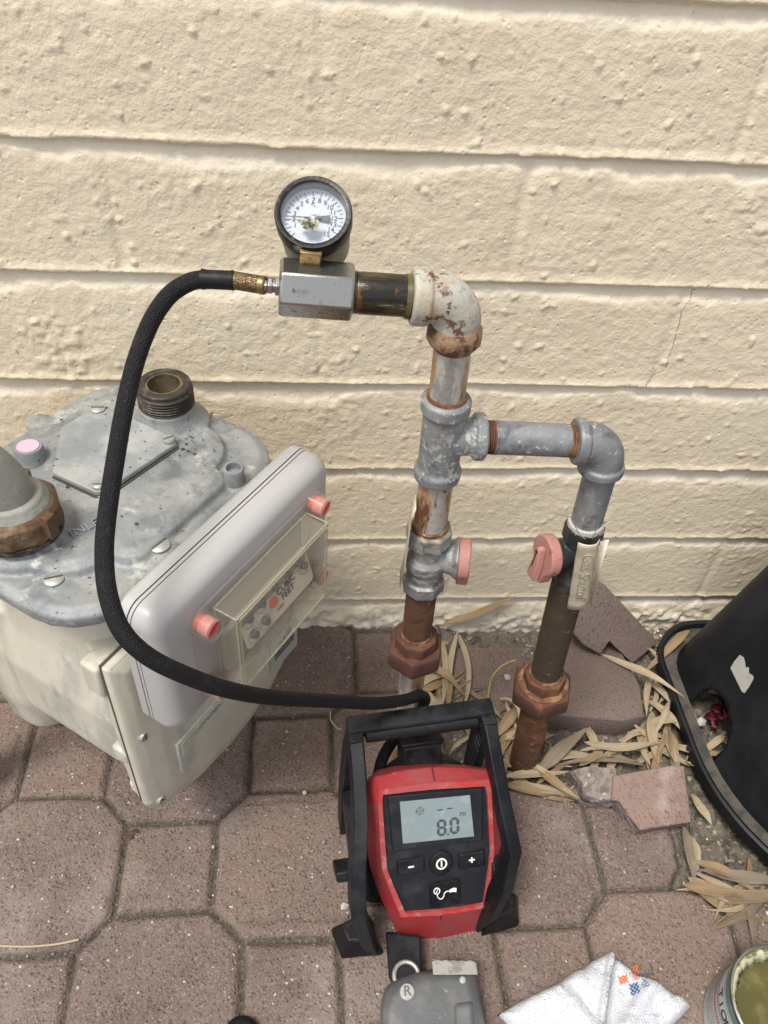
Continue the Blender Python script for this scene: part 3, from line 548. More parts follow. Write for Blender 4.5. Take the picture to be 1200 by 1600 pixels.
ax_ = (bl-tl).normalized(); ay_ = (tr-tl).normalized(); ay_ = (ay_-ax_*ay_.dot(ax_)).normalized()
text('Gas Shutoff', .0165, tagp(.50, .50)+n_t*.0009, ax_, ay_, m_alus, plate, 'scribed_letters', ex=.0007, off=-.0001)
MB().tube([PY(868, 803, PYV-.014), PY(892, 808, PYV-.017), PY(905, 835, PYV-.023), PY(915, 843, PYV-.026)], .0005, 6).build('wire', m_steel, tg)
MB().tube([PY(948, 815, PYV-.012), PY(935, 822, PYV-.020), PY(925, 842, PYV-.027)], .0005, 6).build('wire', m_steel, tg)
tg2 = thing('metal_tag', 'thin aluminium tag seen edge on, wired to the left riser above its valve', 'tag', PY(645, 800, PYV-.01))
q = [PY(650, 783, PYV-.012), PY(643, 800, PYV-.013), PY(638, 840, PYV-.012), PY(634, 870, PYV-.011), PY(625, 906, PYV-.010)]
m = MB(); vs = []
for p in q:
    for s_ in (-.5, .5): vs.append(p + V((.10, .99, 0))*.022*s_ + V((.004*(s_+.5)*0, 0, 0)))
m.add(vs, [(2*k, 2*k+1, 2*k+3, 2*k+2) for k in range(4)]); m.build('tag_plate', m_alu, tg2, solid=.0005)
cw = P3(.3864, .4755); MB().tube([cw+V((math.cos(t)*.0181, math.sin(t)*.0181, .0015*math.sin(t*2))) for t in [2*math.pi*k/28 for k in range(29)]], .0005, 6).build('wire', m_brass, tg2)
MB().tube([cw+V((-.017, -.004, 0)), cw+V((-.020, -.008, .004)), PY(645, 797, PYV-.012)], .0005, 6).build('wire', m_brass, tg2)

# ------------------------------------------------------------------ pressure gauge on its hexagonal test fitting
gz = .7235; hx0, hx1 = .2475, .3055; HD = V((1, 0, -.03)).normalized()
gauge = thing('pressure_gauge', 'round black pressure gauge on a hexagonal steel test fitting with white dial', 'pressure gauge', P3(.276, .702))
hl = PY(436, 448, PYV); hr = PY(552, 457, PYV); HD = (hr-hl).normalized()
a_, b_ = fr(HD)
hexm = MB(); hexm.lathe(hl, HD, [(0, .0190), (.0015, .0212), ((hr-hl).length-.0015, .0212), ((hr-hl).length, .0190)], 6, rot=math.radians(34))
hexf = hexm.build('hex_coupling', m_steel, gauge, bevel=.0012, ang=25)
MB().lathe(hr-HD*.002, HD, [(0, .0160), (.003, .0158), (.0035, .0150), (.0045, .0158), (.0060, .0150), (.0070, .0158), (.0085, .0150), (.0095, .0156)], 40).build('thread', m_blacknip, gauge, ang=80)
MB().cyl(hr+HD*.006, PY(640, 463, PYV), .0156, 40).build('nipple', m_blacknip, gauge)
MB().lathe(PY(632, 463, PYV), HD, [(0, .0166), (.004, .0172), (.0048, .0160)], 40).build('sealant_ring', m_goop, gauge)
# the dial case
gn = V((-.06, -.62, .78)).normalized(); gup = (V((.03, 0, 1)) - gn*V((.03, 0, 1)).dot(gn)).normalized(); gxr = gup.cross(gn).normalized()
stem0 = PY(485, 404, PYV+.001)
gc = PY(490, 336, PYV+.021)
RG = .0278
cs = MB().lathe(gc-gn*.030, gn, [(-.020, RG*.80), (-.016, RG*.90), (.020, RG*.955), (.0205, RG*1.0), (.033, RG*1.0), (.0348, RG*.97), (.0348, RG*.88), (.0345, RG*.84), (.0225, RG*.835)], 64, cap1=False).build('gauge_case', m_bezel, gauge, ang=40)
dp = gc - gn*.0062
MB().lathe(dp-gn*.001, gn, [(0, RG*.845), (.001, RG*.845)], 64).build('dial', m_dial, gauge)
def gp(x, y_, o=.0004): return dp + gxr*x + gup*y_ + gn*o
tk = MB(); NB = 15
for k in range(0, 15*2+1):
    ang_ = math.radians(225 - k*270/30); ca_, sa_ = math.cos(ang_), math.sin(ang_); r0, r1 = (RG*.62, RG*.76) if k % 2 == 0 else (RG*.69, RG*.76)
    pa, pb = gp(ca_*r0, sa_*r0, .0001), gp(ca_*r1, sa_*r1, .0001); wv = (gxr*-sa_+gup*ca_)*(.00028 if k % 2 == 0 else .00018)
    tk.loft([[pa-wv, pa+wv, pb+wv, pb-wv], [q_+gn*.0003 for q_ in (pa-wv, pa+wv, pb+wv, pb-wv)]])
tk.build('dial_ticks', m_ink, gauge, flat=True)
for k in range(1, 16):
    ang_ = math.radians(225 - k*18); text(str(k), .0050, gp(math.cos(ang_)*RG*.52, math.sin(ang_)*RG*.52, .0003), gxr, gup, m_ink, gauge, 'dial_number', ex=.00012, off=.00006)
na = math.radians(184); nd = gxr*math.cos(na)+gup*math.sin(na); nw = gxr*-math.sin(na)+gup*math.cos(na)
m = MB(); o_ = dp + gn*.0022
m.prism([(-.0005, .0005), (RG*.74, .00022), (RG*.74, -.00022), (-.0005, -.0005)][::-1], o_, nd, nw, gn, 0, .0004)
m.prism([(0, .0006), (-RG*.42, .0026), (-RG*.42, -.0026), (0, -.0006)], o_, nd, nw, gn, 0, .0004)
m.build('needle', m_ink, gauge, flat=True)
MB().lathe(dp+gn*.001, gn, [(0, .0022), (.0022, .0020), (.0026, .0012)], 20).build('needle_hub', m_steel, gauge)
# glass pane and a smear of dirt on it
MB().lathe(dp+gn*.0085, gn, [(0, RG*.855), (.0012, RG*.855)], 64).build('glass', m_glass, gauge)
rs = random.Random(5)
def blob(cx, cy, rx, ry, n, o, mat, name, par, h_=.0006, ax=gxr, ay=gup, az=gn, jag=.3):
    pl = [(cx+rx*math.cos(2*math.pi*k/n)*(1+rs.uniform(-jag, jag)), cy+ry*math.sin(2*math.pi*k/n)*(1+rs.uniform(-jag, jag))) for k in range(n)]
    return MB().prism(pl, o, ax, ay, az, 0, h_).build(name, mat, par)
go = dp+gn*.0098
blob(-.0022, -.0078, .0070, .0042, 22, go, m_dirtc, 'dirt_smear', gauge); blob(.0012, -.0095, .0042, .0030, 18, go, m_dirtc, 'dirt_smear', gauge)
blob(-.0008, .0060, .0014, .0016, 9, go, m_dirtc, 'dirt_smear', gauge, jag=.6); blob(.0052, -.0042, .0016, .0006, 7, go, m_ink, 'dirt_smear', gauge, jag=.5)
# brass stem between case and coupling
sd_ = (stem0-(gc-gn*.012)).normalized(); sp0 = stem0 - sd_*.004
a_, b_ = fr(sd_, HD)
MB().lathe(sp0-sd_*.012, sd_, [(.0090, .0112), (.0180, .0108)], 4, hint=HD, rot=math.pi/4).build('brass_stem', m_brass, gauge, bevel=.0008)
# hose connector at the left end
c0 = hl; ND = -HD
MB().lathe(c0-ND*.001, ND, [(0, .0070), (.0015, .0074), (.0035, .0074), (.004, .0052), (.0055, .0052), (.006, .0062), (.009, .0062), (.010, .0045), (.0125, .0045)], 6).build('air_fitting', m_steel, gauge, bevel=.0004)

# ------------------------------------------------------------------ air hose
hs_l = [(412, 440, .583), (366, 438, .583)]
hose = thing('air_hose', 'black braided air hose with a knurled brass connector looping over the meter', 'hose', PD(655, 1088, .92))
cA, cB, cC = c0+ND*.0095, PD(366, 438, .588), PD(318, 436, .590)
kd = (cB-cA)
MB().lathe(cA, kd, [(0, .0062), (.001, .0068), (.0045, .0068), (.005, .0064)], 28).build('connector_ring', m_brass, hose)
MB().lathe(cA+kd.normalized()*.0045, kd, [(0, .0066), (kd.length-.0045, .0066)], 32).build('connector', m_knurl, hose)
MB().lathe(cB-kd.normalized()*.001, cC-cB, [(0, .0066), (.002, .0074), (.004, .0070), ((cC-cB).length-.002, .0070), ((cC-cB).length, .0074), ((cC-cB).length+.002, .0076)], 28).build('crimp_sleeve', m_rubs, hose)
HP = [(322, 436, .590), (296, 441, .590), (264, 462, .590), (236, 503, .590), (212, 565, .588), (194, 640, .582), (180, 720, .575), (168, 800, .568), (163, 860, .562), (168, 925, .556), (190, 985, .556), (232, 1026, .566), (290, 1055, .588), (350, 1076, .62), (410, 1088, .67), (470, 1093, .73), (530, 1096, .79), (585, 1099, .85), (630, 1094, .90), (655, 1086, .935)]
pts = catmull([PD(*p) for p in HP], 8)
MB().tube(pts, .0067, 20).build('hose', m_rubber, hose)
HP2 = [(655, 1086, .935), (664, 1092, .962), (655, 1108, .985), (636, 1132, .985), (612, 1160, .975), (596, 1190, .97), (590, 1222, .96)]
MB().tube(catmull([PD(*p) for p in HP2], 8), .0070, 20).build('hose', m_rubber, hose)

# ------------------------------------------------------------------ gas meter (hangs from its inlet pipe)
U = V((.5602, .8283, 0)); NV = V((.8283, -.5602, 0)); O0 = V((0, 0, 0))
def W(u_, n_, z_): return U*u_ + NV*n_ + V((0, 0, z_))
meter = thing('gas_meter', 'large weathered gas meter with grey cast top, beige body and clear index window', 'gas meter', W(-.12, .19, .125))
LZ = .500
# body under the lid: tapered box with a front pan
def ring(u0, u1, n0, n1, r, z_): return [W(a, b, z_) for a, b in rrect(u0, u1, n0, n1, r, 5)]
m = MB()
m.loft([ring(-.205, -.02, .100, .265, .03, .158), ring(-.232, -.01, .085, .276, .035, .170), ring(-.248, .0, .078, .284, .04, .215), ring(-.250, .005, .078, .286, .04, .30), ring(-.240, .0, .088, .284, .05, .36), ring(-.236, -.004, .096, .280, .055, .42), ring(-.240, -.002, .092, .284, .055, LZ-.018)])
# rear bulge (diaphragm cover on the far side)
m.loft([ring(-.225, -.01, .045, .11, .03, .120), ring(-.245, .0, .036, .12, .034, .140), ring(-.25, .005, .036, .13, .034, .20), ring(-.245, .005, .045, .13, .03, .31), ring(-.24, .0, .07, .13, .02, .37)])
body = m.build('meter_body', m_meter, meter, remesh=.0026, sm=14)
# front pan
fp = [(-.2565, .425), (-.2570, .170), (-.250, .150), (-.235, .136), (-.185, .114), (-.13, .104), (-.08, .106), (-.035, .122), (-.002, .15), (.016, .19), (.022, .26), (.020, .425)]
def shr(poly, d, cx=-.12, cz=.29): return [(cx+(x-cx)*(1-d/.14), cz+(z_-cz)*(1-d/.15)) for x, z_ in poly]
def pr(poly, n_): return [W(x, n_, z_) for x, z_ in poly]
m = MB(); m.loft([pr(shr(fp, .055), .205), pr(shr(fp, .022), .236), pr(shr(fp, .006), .266), pr(shr(fp, .002), .276), pr(shr(fp, .004), .279)])
m.build('front_pan', m_meter, meter, remesh=.002, sm=5)
MB().loft([pr(shr(fp, .001), .2785), pr(shr(fp, .001), .2815)]).build('gasket', m_gask, meter)
m = MB(); m.loft([pr(fp, .2815), pr(fp, .2880), pr(shr(fp, .003), .2915), pr(shr(fp, .012), .2975), pr(shr(fp, .03), .3025)])
cover = m.build('front_cover', m_meter, meter, bevel=.0025, seg=3, bevang=12, ang=50)
# rough lugs on the seam
for (u_, z_, su, sz) in ((-.256, .395, .010, .022), (-.254, .255, .008, .010), (-.250, .168, .006, .010)):
    MB().box(W(u_+.007, .266, z_), U, NV, Z0, su, .011, sz).build('seam_lug', m_meter, meter, bevel=.004, seg=3)
def screw(c, n, r, hgt=.004, mat=None, rot=0, par=None):
    s_ = MB().lathe(c, n, [(-.002, r*.8), (0, r), (hgt*.7, r), (hgt, r*.82)], 24).build('screw', mat or m_screw, par or meter, ang=50)
    a_, b_ = fr(n); a_, b_ = a_*math.cos(rot)+b_*math.sin(rot), -a_*math.sin(rot)+b_*math.cos(rot)
    MB().box(c+n*(hgt+.0001), a_, b_, n, r*.85, r*.09, .0003).build('screw_slot', m_gask, s_); return s_
screw(W(-.243, .292, .305), NV, .0065, .007); screw(W(-.243, .292, .172), NV, .0065, .007, rot=.6)
# embossed badge plate and sticker on the cover
bp_ = MB(); bp_.box(W(-.135, .3030, .222), U, Z0, NV, .080, .030, .0030); badge = bp_.build('badge_plate', m_meter, meter, bevel=.0016)
MB().box(W(-.135, .3060, .222), U, Z0, NV, .074, .0245, .0006).build('badge_field', m_meter, meter, bevel=.0005)
text('COMPENSATED', .0115, W(-.150, .3068, .240), U, Z0, m_screw, meter, 'embossed_letters', ex=.0004)
stk = MB().box(W(-.022, .3035, .205), U, Z0, NV, .028, .030, .0006).build('sticker', m_label, meter)
m = MB(); so = W(-.020, .3044, .219)
m.prism([(-.014, -.006), (-.006, -.010), (.002, -.007), (.010, -.003), (.013, .006), (.009, .014), (.007, .003), (.004, .012), (.001, .001), (-.003, .009), (-.005, -.001), (-.010, .003)], so, U, Z0, NV, 0, .0003); m.build('sticker_emblem', M('navy_ink', (.03, .035, .07), .5), stk)
rq = random.Random(2)
for zz_ in (.203, .1965):
    x_ = -.042
    while x_ < -.004:
        w_ = rq.uniform(.002, .006); MB().prism([(x_, 0), (x_+w_, 0), (x_+w_, .0032), (x_, .0032)], W(0, .3044, zz_), U, Z0, NV, 0, .0003).build('sticker_print', m_ink, stk); x_ += w_+.0009
# cast lid
def blobcyl(m, u_, n_, z0, prof, seg_=40): m.lathe(W(u_, n_, z0), Z0, prof, seg_)
m = MB()
m.loft([ring(-.272, .012, .062, .297, .062, LZ-.022), ring(-.274, .014, .060, .299, .062, LZ-.018), ring(-.274, .014, .060, .299, .062, LZ-.008), ring(-.266, .006, .068, .291, .058, LZ-.003)])
m.loft([ring(-.252, -.010, .083, .262, .050, LZ-.010), ring(-.246, -.016, .088, .258, .048, LZ+.004), ring(-.236, -.026, .098, .248, .04, LZ+.0075)])
m.loft([ring(-.205, -.055, .245, .286, .02, LZ-.010), ring(-.198, -.062, .246, .280, .018, LZ+.004), ring(-.190, -.070, .25, .272, .012, LZ+.0075)])      # front ribs
HI, HO = (-.222, .180), (-.030, .174)
for (hu, hn) in (HI, HO): blobcyl(m, hu, hn, LZ, [(-.01, .043), (.003, .041), (.010, .033), (.018, .0285), (.026, .028)])
for (su, sn) in ((-.166, .281), (-.243, .235), (-.062, .282)): blobcyl(m, su, sn, LZ, [(-.016, .016), (-.003, .015), (-.001, .011)])
for (su, sn) in ((-.012, .118), (-.10, .062), (-.018, .235)): m.lathe(W(su, sn, LZ-.012), Z0, [(0, .014), (.008, .013), (.011, .008)], 20)
m.loft([[W(a, b, LZ+.004) for a, b in ((-.15, .105), (-.06, .10), (-.05, .218), (-.16, .208))], [W(a, b, LZ+.0100) for a, b in ((-.147, .108), (-.063, .104), (-.054, .214), (-.157, .205))]])
lid = m.build('top_casting', m_lid, meter, remesh=.0016, sm=7)
MB().loft([ring(-.262, .002, .072, .287, .055, LZ-.0255), ring(-.262, .002, .072, .287, .055, LZ-.0215)]).build('gasket', m_dark, meter)
pq = [(-.160, .150), (-.158, .200), (-.152, .207), (-.064, .214), (-.058, .208), (-.060, .118), (-.068, .110), (-.110, .108)]
m = MB(); m.loft([[W(a, b, LZ+.0095) for a, b in pq], [W(a, b, LZ+.0155) for a, b in pq]]); m.build('access_plate', m_lidd, meter, bevel=.0016, seg=3)
MB().loft([[W(a*1.0, b, LZ+.0080) for a, b in [(-.161, .149), (-.159, .201), (-.152, .209), (-.063, .216), (-.057, .209), (-.059, .117)]], [W(a, b, LZ+.0092) for a, b in [(-.161, .149), (-.159, .201), (-.152, .209), (-.063, .216), (-.057, .209), (-.059, .117)]]]).build('plate_gasket', m_gask, meter)
screw(W(-.151, .198, LZ+.0155), Z0, .0055, .003); screw(W(-.066, .207, LZ+.0155), Z0, .0062, .0045, rot=.5)
screw(W(-.068, .116, LZ+.0150), Z0, .0075, .003); screw(W(-.166, .281, LZ-.002), Z0, .0095, .0045, rot=.9); screw(W(-.243, .235, LZ-.002), Z0, .0085, .004, rot=.3)
text('INLET', .0135, W(-.188, .222, LZ+.0083), (U*.93+NV*.30).normalized(), (U*-.30+NV*-.93).normalized()*-1 if False else (NV*-1*.93+U*.30).normalized(), m_lidd, meter, 'cast_letters', ex=.0016, off=-.0002)
# dirt crumbs lying on the casting
db = MB(); rb_ = random.Random(31)
for _ in range(330):
    if rb_.random() < .6: t_, r_ = rb_.uniform(0, 6.28), rb_.uniform(.040, .066); a_, b_ = HO[0]+math.cos(t_)*r_, HO[1]+math.sin(t_)*r_
    else: a_, b_ = rb_.uniform(-.24, -.02), rb_.uniform(.09, .28)
    if not (-.25 < a_ < .0 and .085 < b_ < .27): continue
    zz = LZ+.0088+(.0064 if (-.155 < a_ < -.062 and .115 < b_ < .205) else 0); s_ = .0004*(5**(rb_.random()**1.6))
    c = W(a_, b_, zz); db.add([c+V((math.cos(q_)*s_*rb_.uniform(.6, 1.5), math.sin(q_)*s_*rb_.uniform(.5, 1), 0)) for q_ in (0, 1.2, 2.5, 3.7, 5)]+[c+V((0, 0, s_*.8))], [(0, 1, 5), (1, 2, 5), (2, 3, 5), (3, 4, 5), (4, 0, 5)])
dbo = db.build('debris', m_gask, meter, flat=True); dbo['kind'] = 'stuff'
# open lug, pink sealed boss
lg = W(-.062, .282, LZ-.004)
MB().lathe(lg, Z0, [(0, .0115), (.010, .0095), (.019, .0098), (.020, .0090), (.020, .0072), (.012, .0068)], 30, cap1=False).build('seal_lug', m_lidd, meter, ang=50)
MB().lathe(lg+V((0, 0, .0125)), Z0, [(0, .0068), (.0003, .0068)], 24).build('lug_bore', m_screw, meter)
pk = PZ(52, 728, LZ); pkn = (Z0+U*.05-NV*.02).normalized()
MB().lathe(pk, pkn, [(0, .0150), (.004, .0140), (.022, .0132), (.0235, .0125), (.0235, .0108)], 36).build('sealed_boss', m_lidd, meter, ang=50)
MB().lathe(pk+pkn*.0236, pkn, [(0, .0102), (.0006, .0100)], 30).build('pink_cap', M('pink_seal_wax', (.60, .40, .50), .5, 0, [dict(c=(.5, .25, .38), s=300, lo=.66, hi=.7, k=.8)]), meter)
# threaded outlet collar
oc = W(HO[0], HO[1], LZ+.022); pr_ = [(0, .0262)]
for k in range(6): pr_ += [(.003+k*.0031, .0262), (.0045+k*.0031, .0278), (.0052+k*.0031, .0278)]
pr_ += [(.0225, .0262), (.0265, .0262), (.0278, .0250), (.0278, .0185), (.0265, .0180), (.004, .0178)]
MB().lathe(oc, Z0, pr_, 56, cap1=True).build('outlet_collar', m_threadd, meter, ang=40)
MB().lathe(oc+V((0, 0, .0258)), Z0, [(0, .0186), (.0010, .0184), (.0010, .0160), (-.026, .0150)], 48, cap0=False).build('outlet_bore', m_inside, meter)
for k in range(3):
    t = 2.2+k*.9; MB().box(oc+V((math.cos(t)*.0158, math.sin(t)*.0158, .010)), V((math.cos(t), math.sin(t), 0)), V((-math.sin(t), math.cos(t), 0)), Z0, .0022, .0006, .012).build('bore_rib', m_inside, meter)
# index housing
IN0, IN1 = .305, .348
m = MB()
def ir(d_, n_, r=.022): return [W(a, n_, b) for a, b in rrect(-.246+d_, .008-d_, .348+d_, .517-d_, r*.78, 7)]
m.loft([ir(.003, IN0), ir(0, IN0+.004), ir(0, IN0+.0125)]); m.build('index_housing_back', m_housing, meter, ang=30)
MB().loft([ir(.0012, IN0+.0125), ir(.0012, IN0+.0139)]).build('housing_seam', m_dark, meter)
MB().loft([ir(.0, IN0+.0139), ir(.0, IN0+.0168)]).build('housing_bead', m_housing, meter)
MB().loft([ir(.0012, IN0+.0168), ir(.0012, IN0+.0178)]).build('housing_seam', m_dark, meter)
m = MB(); m.loft([ir(0, IN0+.0178), ir(0, IN1-.014, .022), ir(.002, IN1-.008, .022), ir(.006, IN1-.003, .020), ir(.012, IN1, .016)])
m.build('index_housing', m_housing, meter, ang=60)
# recess with the dial plate, then the clear cover
WU0, WU1, WZ0, WZ1 = -.182, -.042, .372, .478
MB().box(W(-.112, IN1+.0006, .425), U, Z0, NV, .064, .047, .0008).build('index_recess', m_grey, meter)
MB().loft([[W(a, IN1+.0015, b) for a, b in rrect(-.178, -.046, .375, .436, .004, 3)], [W(a, IN1+.0060, b) for a, b in rrect(-.176, -.048, .377, .432, .004, 3)]]).build('index_tray', m_taupe, meter)
dl = MB(); dc = W(-.098, IN1+.008, .412); tu = (Z0*.96+NV*-.28).normalized(); tn2 = U.cross(tu).normalized(); tn2 = tn2 if tn2.dot(NV) > 0 else -tn2
dl.prism(rrect(-.056, .054, -.022, .022, .005, 3), dc, U, tu, tn2, -.0012, 0); dial = dl.build('dial_plate', m_dialp, meter)
for (x, y_) in ((-.044, .010), (-.024, .012), (-.002, .014), (.018, .015), (.036, .014), (-.044, -.010), (-.026, -.009), (.044, .004)):
    MB().lathe(dc+U*x+tu*y_+tn2*.001, tn2, [(-.001, .0042), (.0035, .0040)], 20).build('dial_hub', m_grey, dial)
    ar = [(.0078*math.cos(t)+x, .0078*math.sin(t)+y_-.003) for t in [math.pi*2*k/24 for k in range(25)]]
    MB().tube([dc+U*a+tu*b+tn2*.0004 for a, b in ar], .0002, 5).build('dial_ring', m_grey, dial)
MB().lathe(dc+U*-.008+tu*-.001+tn2*.0006, tn2, [(0, .0062), (.0006, .0062)], 26).build('red_dot', M('faded_red_print', (.62, .16, .13), .5), dial)
text('CUBIC', .0100, dc+U*.014+tu*.003+tn2*.0006, U, tu, m_ink, dial, 'dial_letters'); text('FEET', .0100, dc+U*.014+tu*-.0060+tn2*.0006, U, tu, m_ink, dial, 'dial_letters')
text('CLASS', .0040, dc+U*-.002+tu*-.013+tn2*.0006, U, tu, m_grey, dial, 'dial_letters')
m = MB()
def wr(du, n_, r=.006, dz=None): dz = du if dz is None else dz; return [W(a, n_, b) for a, b in rrect(WU0-du, WU1+du, WZ0-dz, WZ1+dz, r, 4)]
m.loft([wr(.026, IN1+.0008, .016, .012), wr(.026, IN1+.003, .016, .012), wr(.002, IN1+.0036, .006, .001), wr(0, IN1+.026), wr(-.0015, IN1+.028)], cap0=False)
clear = m.build('clear_cover', m_clear, meter, ang=30, solid=.0018)
# raised rim line on the front of the cover, coloured as a highlight
f0 = IN1+.0285; cn = [W(WU0+.003, f0, WZ0+.003), W(WU1-.003, f0, WZ0+.003), W(WU1-.003, f0, WZ1-.003), W(WU0+.003, f0, WZ1-.003)]
for k in range(4): MB().tube([cn[k], cn[(k+1) % 4]], .0012, 8).build('cover_rim_highlight', m_cledge, clear)
co = [W(a, IN1+.0036, b) for a, b in ((WU0, WZ0), (WU1, WZ0), (WU1, WZ1), (WU0, WZ1))]; cf = [W(a, IN1+.0275, b) for a, b in ((WU0, WZ0), (WU1, WZ0), (WU1, WZ1), (WU0, WZ1))]
for k in range(4):
    MB().tube([cf[k], cf[(k+1) % 4]], .0010, 8).build('cover_rim_highlight', m_cledge, clear); MB().tube([co[k], co[(k+1) % 4]], .0009, 8).build('cover_rim_highlight', m_cledge, clear); MB().tube([co[k], cf[k]], .0008, 8).build('cover_rim_highlight', m_cledge, clear)  # pale tubes paint highlights along the edges of the clear cover
for (pu, pz) in ((-.200, .478), (-.030, .482), (-.197, .382), (-.030, .380)):
    c = W(pu, IN1+.001, pz)
    b = MB().lathe(c, NV, [(0, .0135), (.012, .0118), (.020, .0112), (.020, .0098), (.001, .0096)], 30, cap0=False, cap1=False).build('screw_boss', m_clear, meter, ang=50)
    MB().lathe(c, NV, [(.0065, .0088), (.0165, .0086), (.0165, .0074), (.0145, .0072)], 30, cap1=False).build('boss_collar', m_pinkpl, b, ang=50)
    MB().lathe(c, NV, [(.0, .0073), (.0150, .0073)], 26).build('red_plug', m_redplug, b, ang=50)

# ------------------------------------------------------------------ inlet pipe with its union nut
ic = W(HI[0]-.002, HI[1], LZ+.018)
inl = thing('inlet_pipe', 'grey painted inlet pipe with rusty flanged union nut entering the meter top', 'pipe', V((ic.x-.12, ic.y+.05, 0)))
m = MB(); R_ = []
for z_, k in ((.002, 1.0), (.004, 1.04), (.022, 1.04), (.027, .93)):
    R_.append([ic+V((math.cos(t), math.sin(t), 0))*(.0350*k*(1+.03*math.cos(8*t)))+V((0, 0, z_)) for t in [2*math.pi*i/64 for i in range(64)]])
m.loft(R_); 
for k in range(3):
    t = k*math.pi*2/3-.55; m.box(ic+V((math.cos(t)*.038, math.sin(t)*.0345, .017)), V((math.cos(t), math.sin(t), 0)), V((-math.sin(t), math.cos(t), 0)), Z0, .005, .005, .012)
m.build('union_nut', m_inrust, inl, remesh=.0011, sm=4)
MB().lathe(ic+V((0, 0, -.004)), Z0, [(0, .036), (.006, .0365)], 48).build('washer', m_threadd, inl)
MB().lathe(ic+V((0, 0, .020)), Z0, [(0, .031), (.008, .0305), (.011, .027), (.013, .0265), (.016, .0245)], 48).build('tailpiece', m_ingrey, inl, ang=60)
top = ic+V((0, 0, .040)); PIP = [ic+V((-.002, 0, .03)), ic+V((-.005, 0, .048)), ic+V((-.022, -.001, .074)), ic+V((-.055, .0, .088)), ic+V((-.12, .01, .110)), ic+V((-.165, .02, .105)), ic+V((-.182, .024, .075)), ic+V((-.184, .026, .0)), V((ic.x-.19, ic.y+.03, .0))]
MB().tube(catmull(PIP, 8), [.0225]*17+[.0245]*16+[.0225]*(8*8+1-33), 36).build('pipe', m_ingrey, inl)

# ------------------------------------------------------------------ tire inflator
A6 = math.radians(7); IR = V((math.cos(A6), math.sin(A6), 0)); IB = V((-math.sin(A6), math.cos(A6), 0))
F0 = V((.422, -.474, .020)); TL = math.radians(32); IT = IB*math.sin(TL)+Z0*math.cos(TL); IN = IR.cross(IT); IN = IN if IN.y < 0 else -IN
inf = thing('tire_inflator', 'red and black portable air inflator with carrying handle, its screen reading 8.0 PSI', 'inflator', V((.418, -.40, 0)))
def FPt(s_, w_, o=0): return F0 + IR*s_ + IT*w_ + IN*o
def fpoly(P, o, dx=0): return [FPt(a, b, o) for a, b in P]
outer = [(-.0640, .2105), (-.030, .2135), (.002, .2125), (.038, .2060), (.0720, .1975), (.0775, .178), (.0860, .086), (.0800, .064), (.0600, -.014), (.030, -.016), (.005, -.0165), (-.0440, -.004), (-.0640, .054), (-.0755, .099), (-.0775, .130), (-.0775, .200)]
inner = [(-.0625, .2030), (-.030, .2035), (.0, .2025), (.034, .1990), (.0640, .1960), (.0665, .180), (.0690, .104), (.0660, .080), (.0585, .0300), (.028, .0295), (.0, .0310), (-.0440, .0375), (-.0560, .078), (-.0630, .103), (-.0640, .130), (-.0640, .190)]
panel = [(-.0580, .1965), (-.030, .1955), (.0, .1940), (.034, .1905), (.0590, .1880), (.0615, .176), (.0645, .1020), (.0620, .082), (.0550, .0350), (.028, .0350), (.0, .0370), (-.0380, .0415), (-.0500, .078), (-.0570, .1020), (-.0580, .130), (-.0590, .186)]
def sc_(P, k, cy=.11): return [(a*k, cy+(b-cy)*k) for a, b in P]
m = MB(); m.loft([fpoly(sc_(outer, .66, .085), -.100), fpoly(sc_(outer, .80, .085), -.070), fpoly(sc_(outer, .93, .085), -.036), fpoly(outer, -.015), fpoly(inner, 0)], cap1=False)
hous = m.build('red_housing', m_redp, inf, bevel=.0014, seg=2, ang=28)
m = MB(); m.loft([fpoly(inner, .0000), fpoly(inner, .0012), fpoly(sc_(panel, 1.004), .0012), fpoly(panel, -.0030)], cap0=False, cap1=False); m.build('red_bezel', m_redrim, hous, ang=28)
MB().loft([fpoly(panel, -.0060), fpoly(panel, -.0026)]).build('control_panel', m_panel, inf, ang=30)
# seam down the middle of the red shell
MB().tube([FPt(.0005, .2045, .0014), FPt(.0005, .2195, -.0150)], .0005, 6).build('shell_seam', m_dark, hous); MB().tube([FPt(.004, .0305, .0012), FPt(.003, -.0045, -.0155)], .0005, 6).build('shell_seam', m_dark, hous)
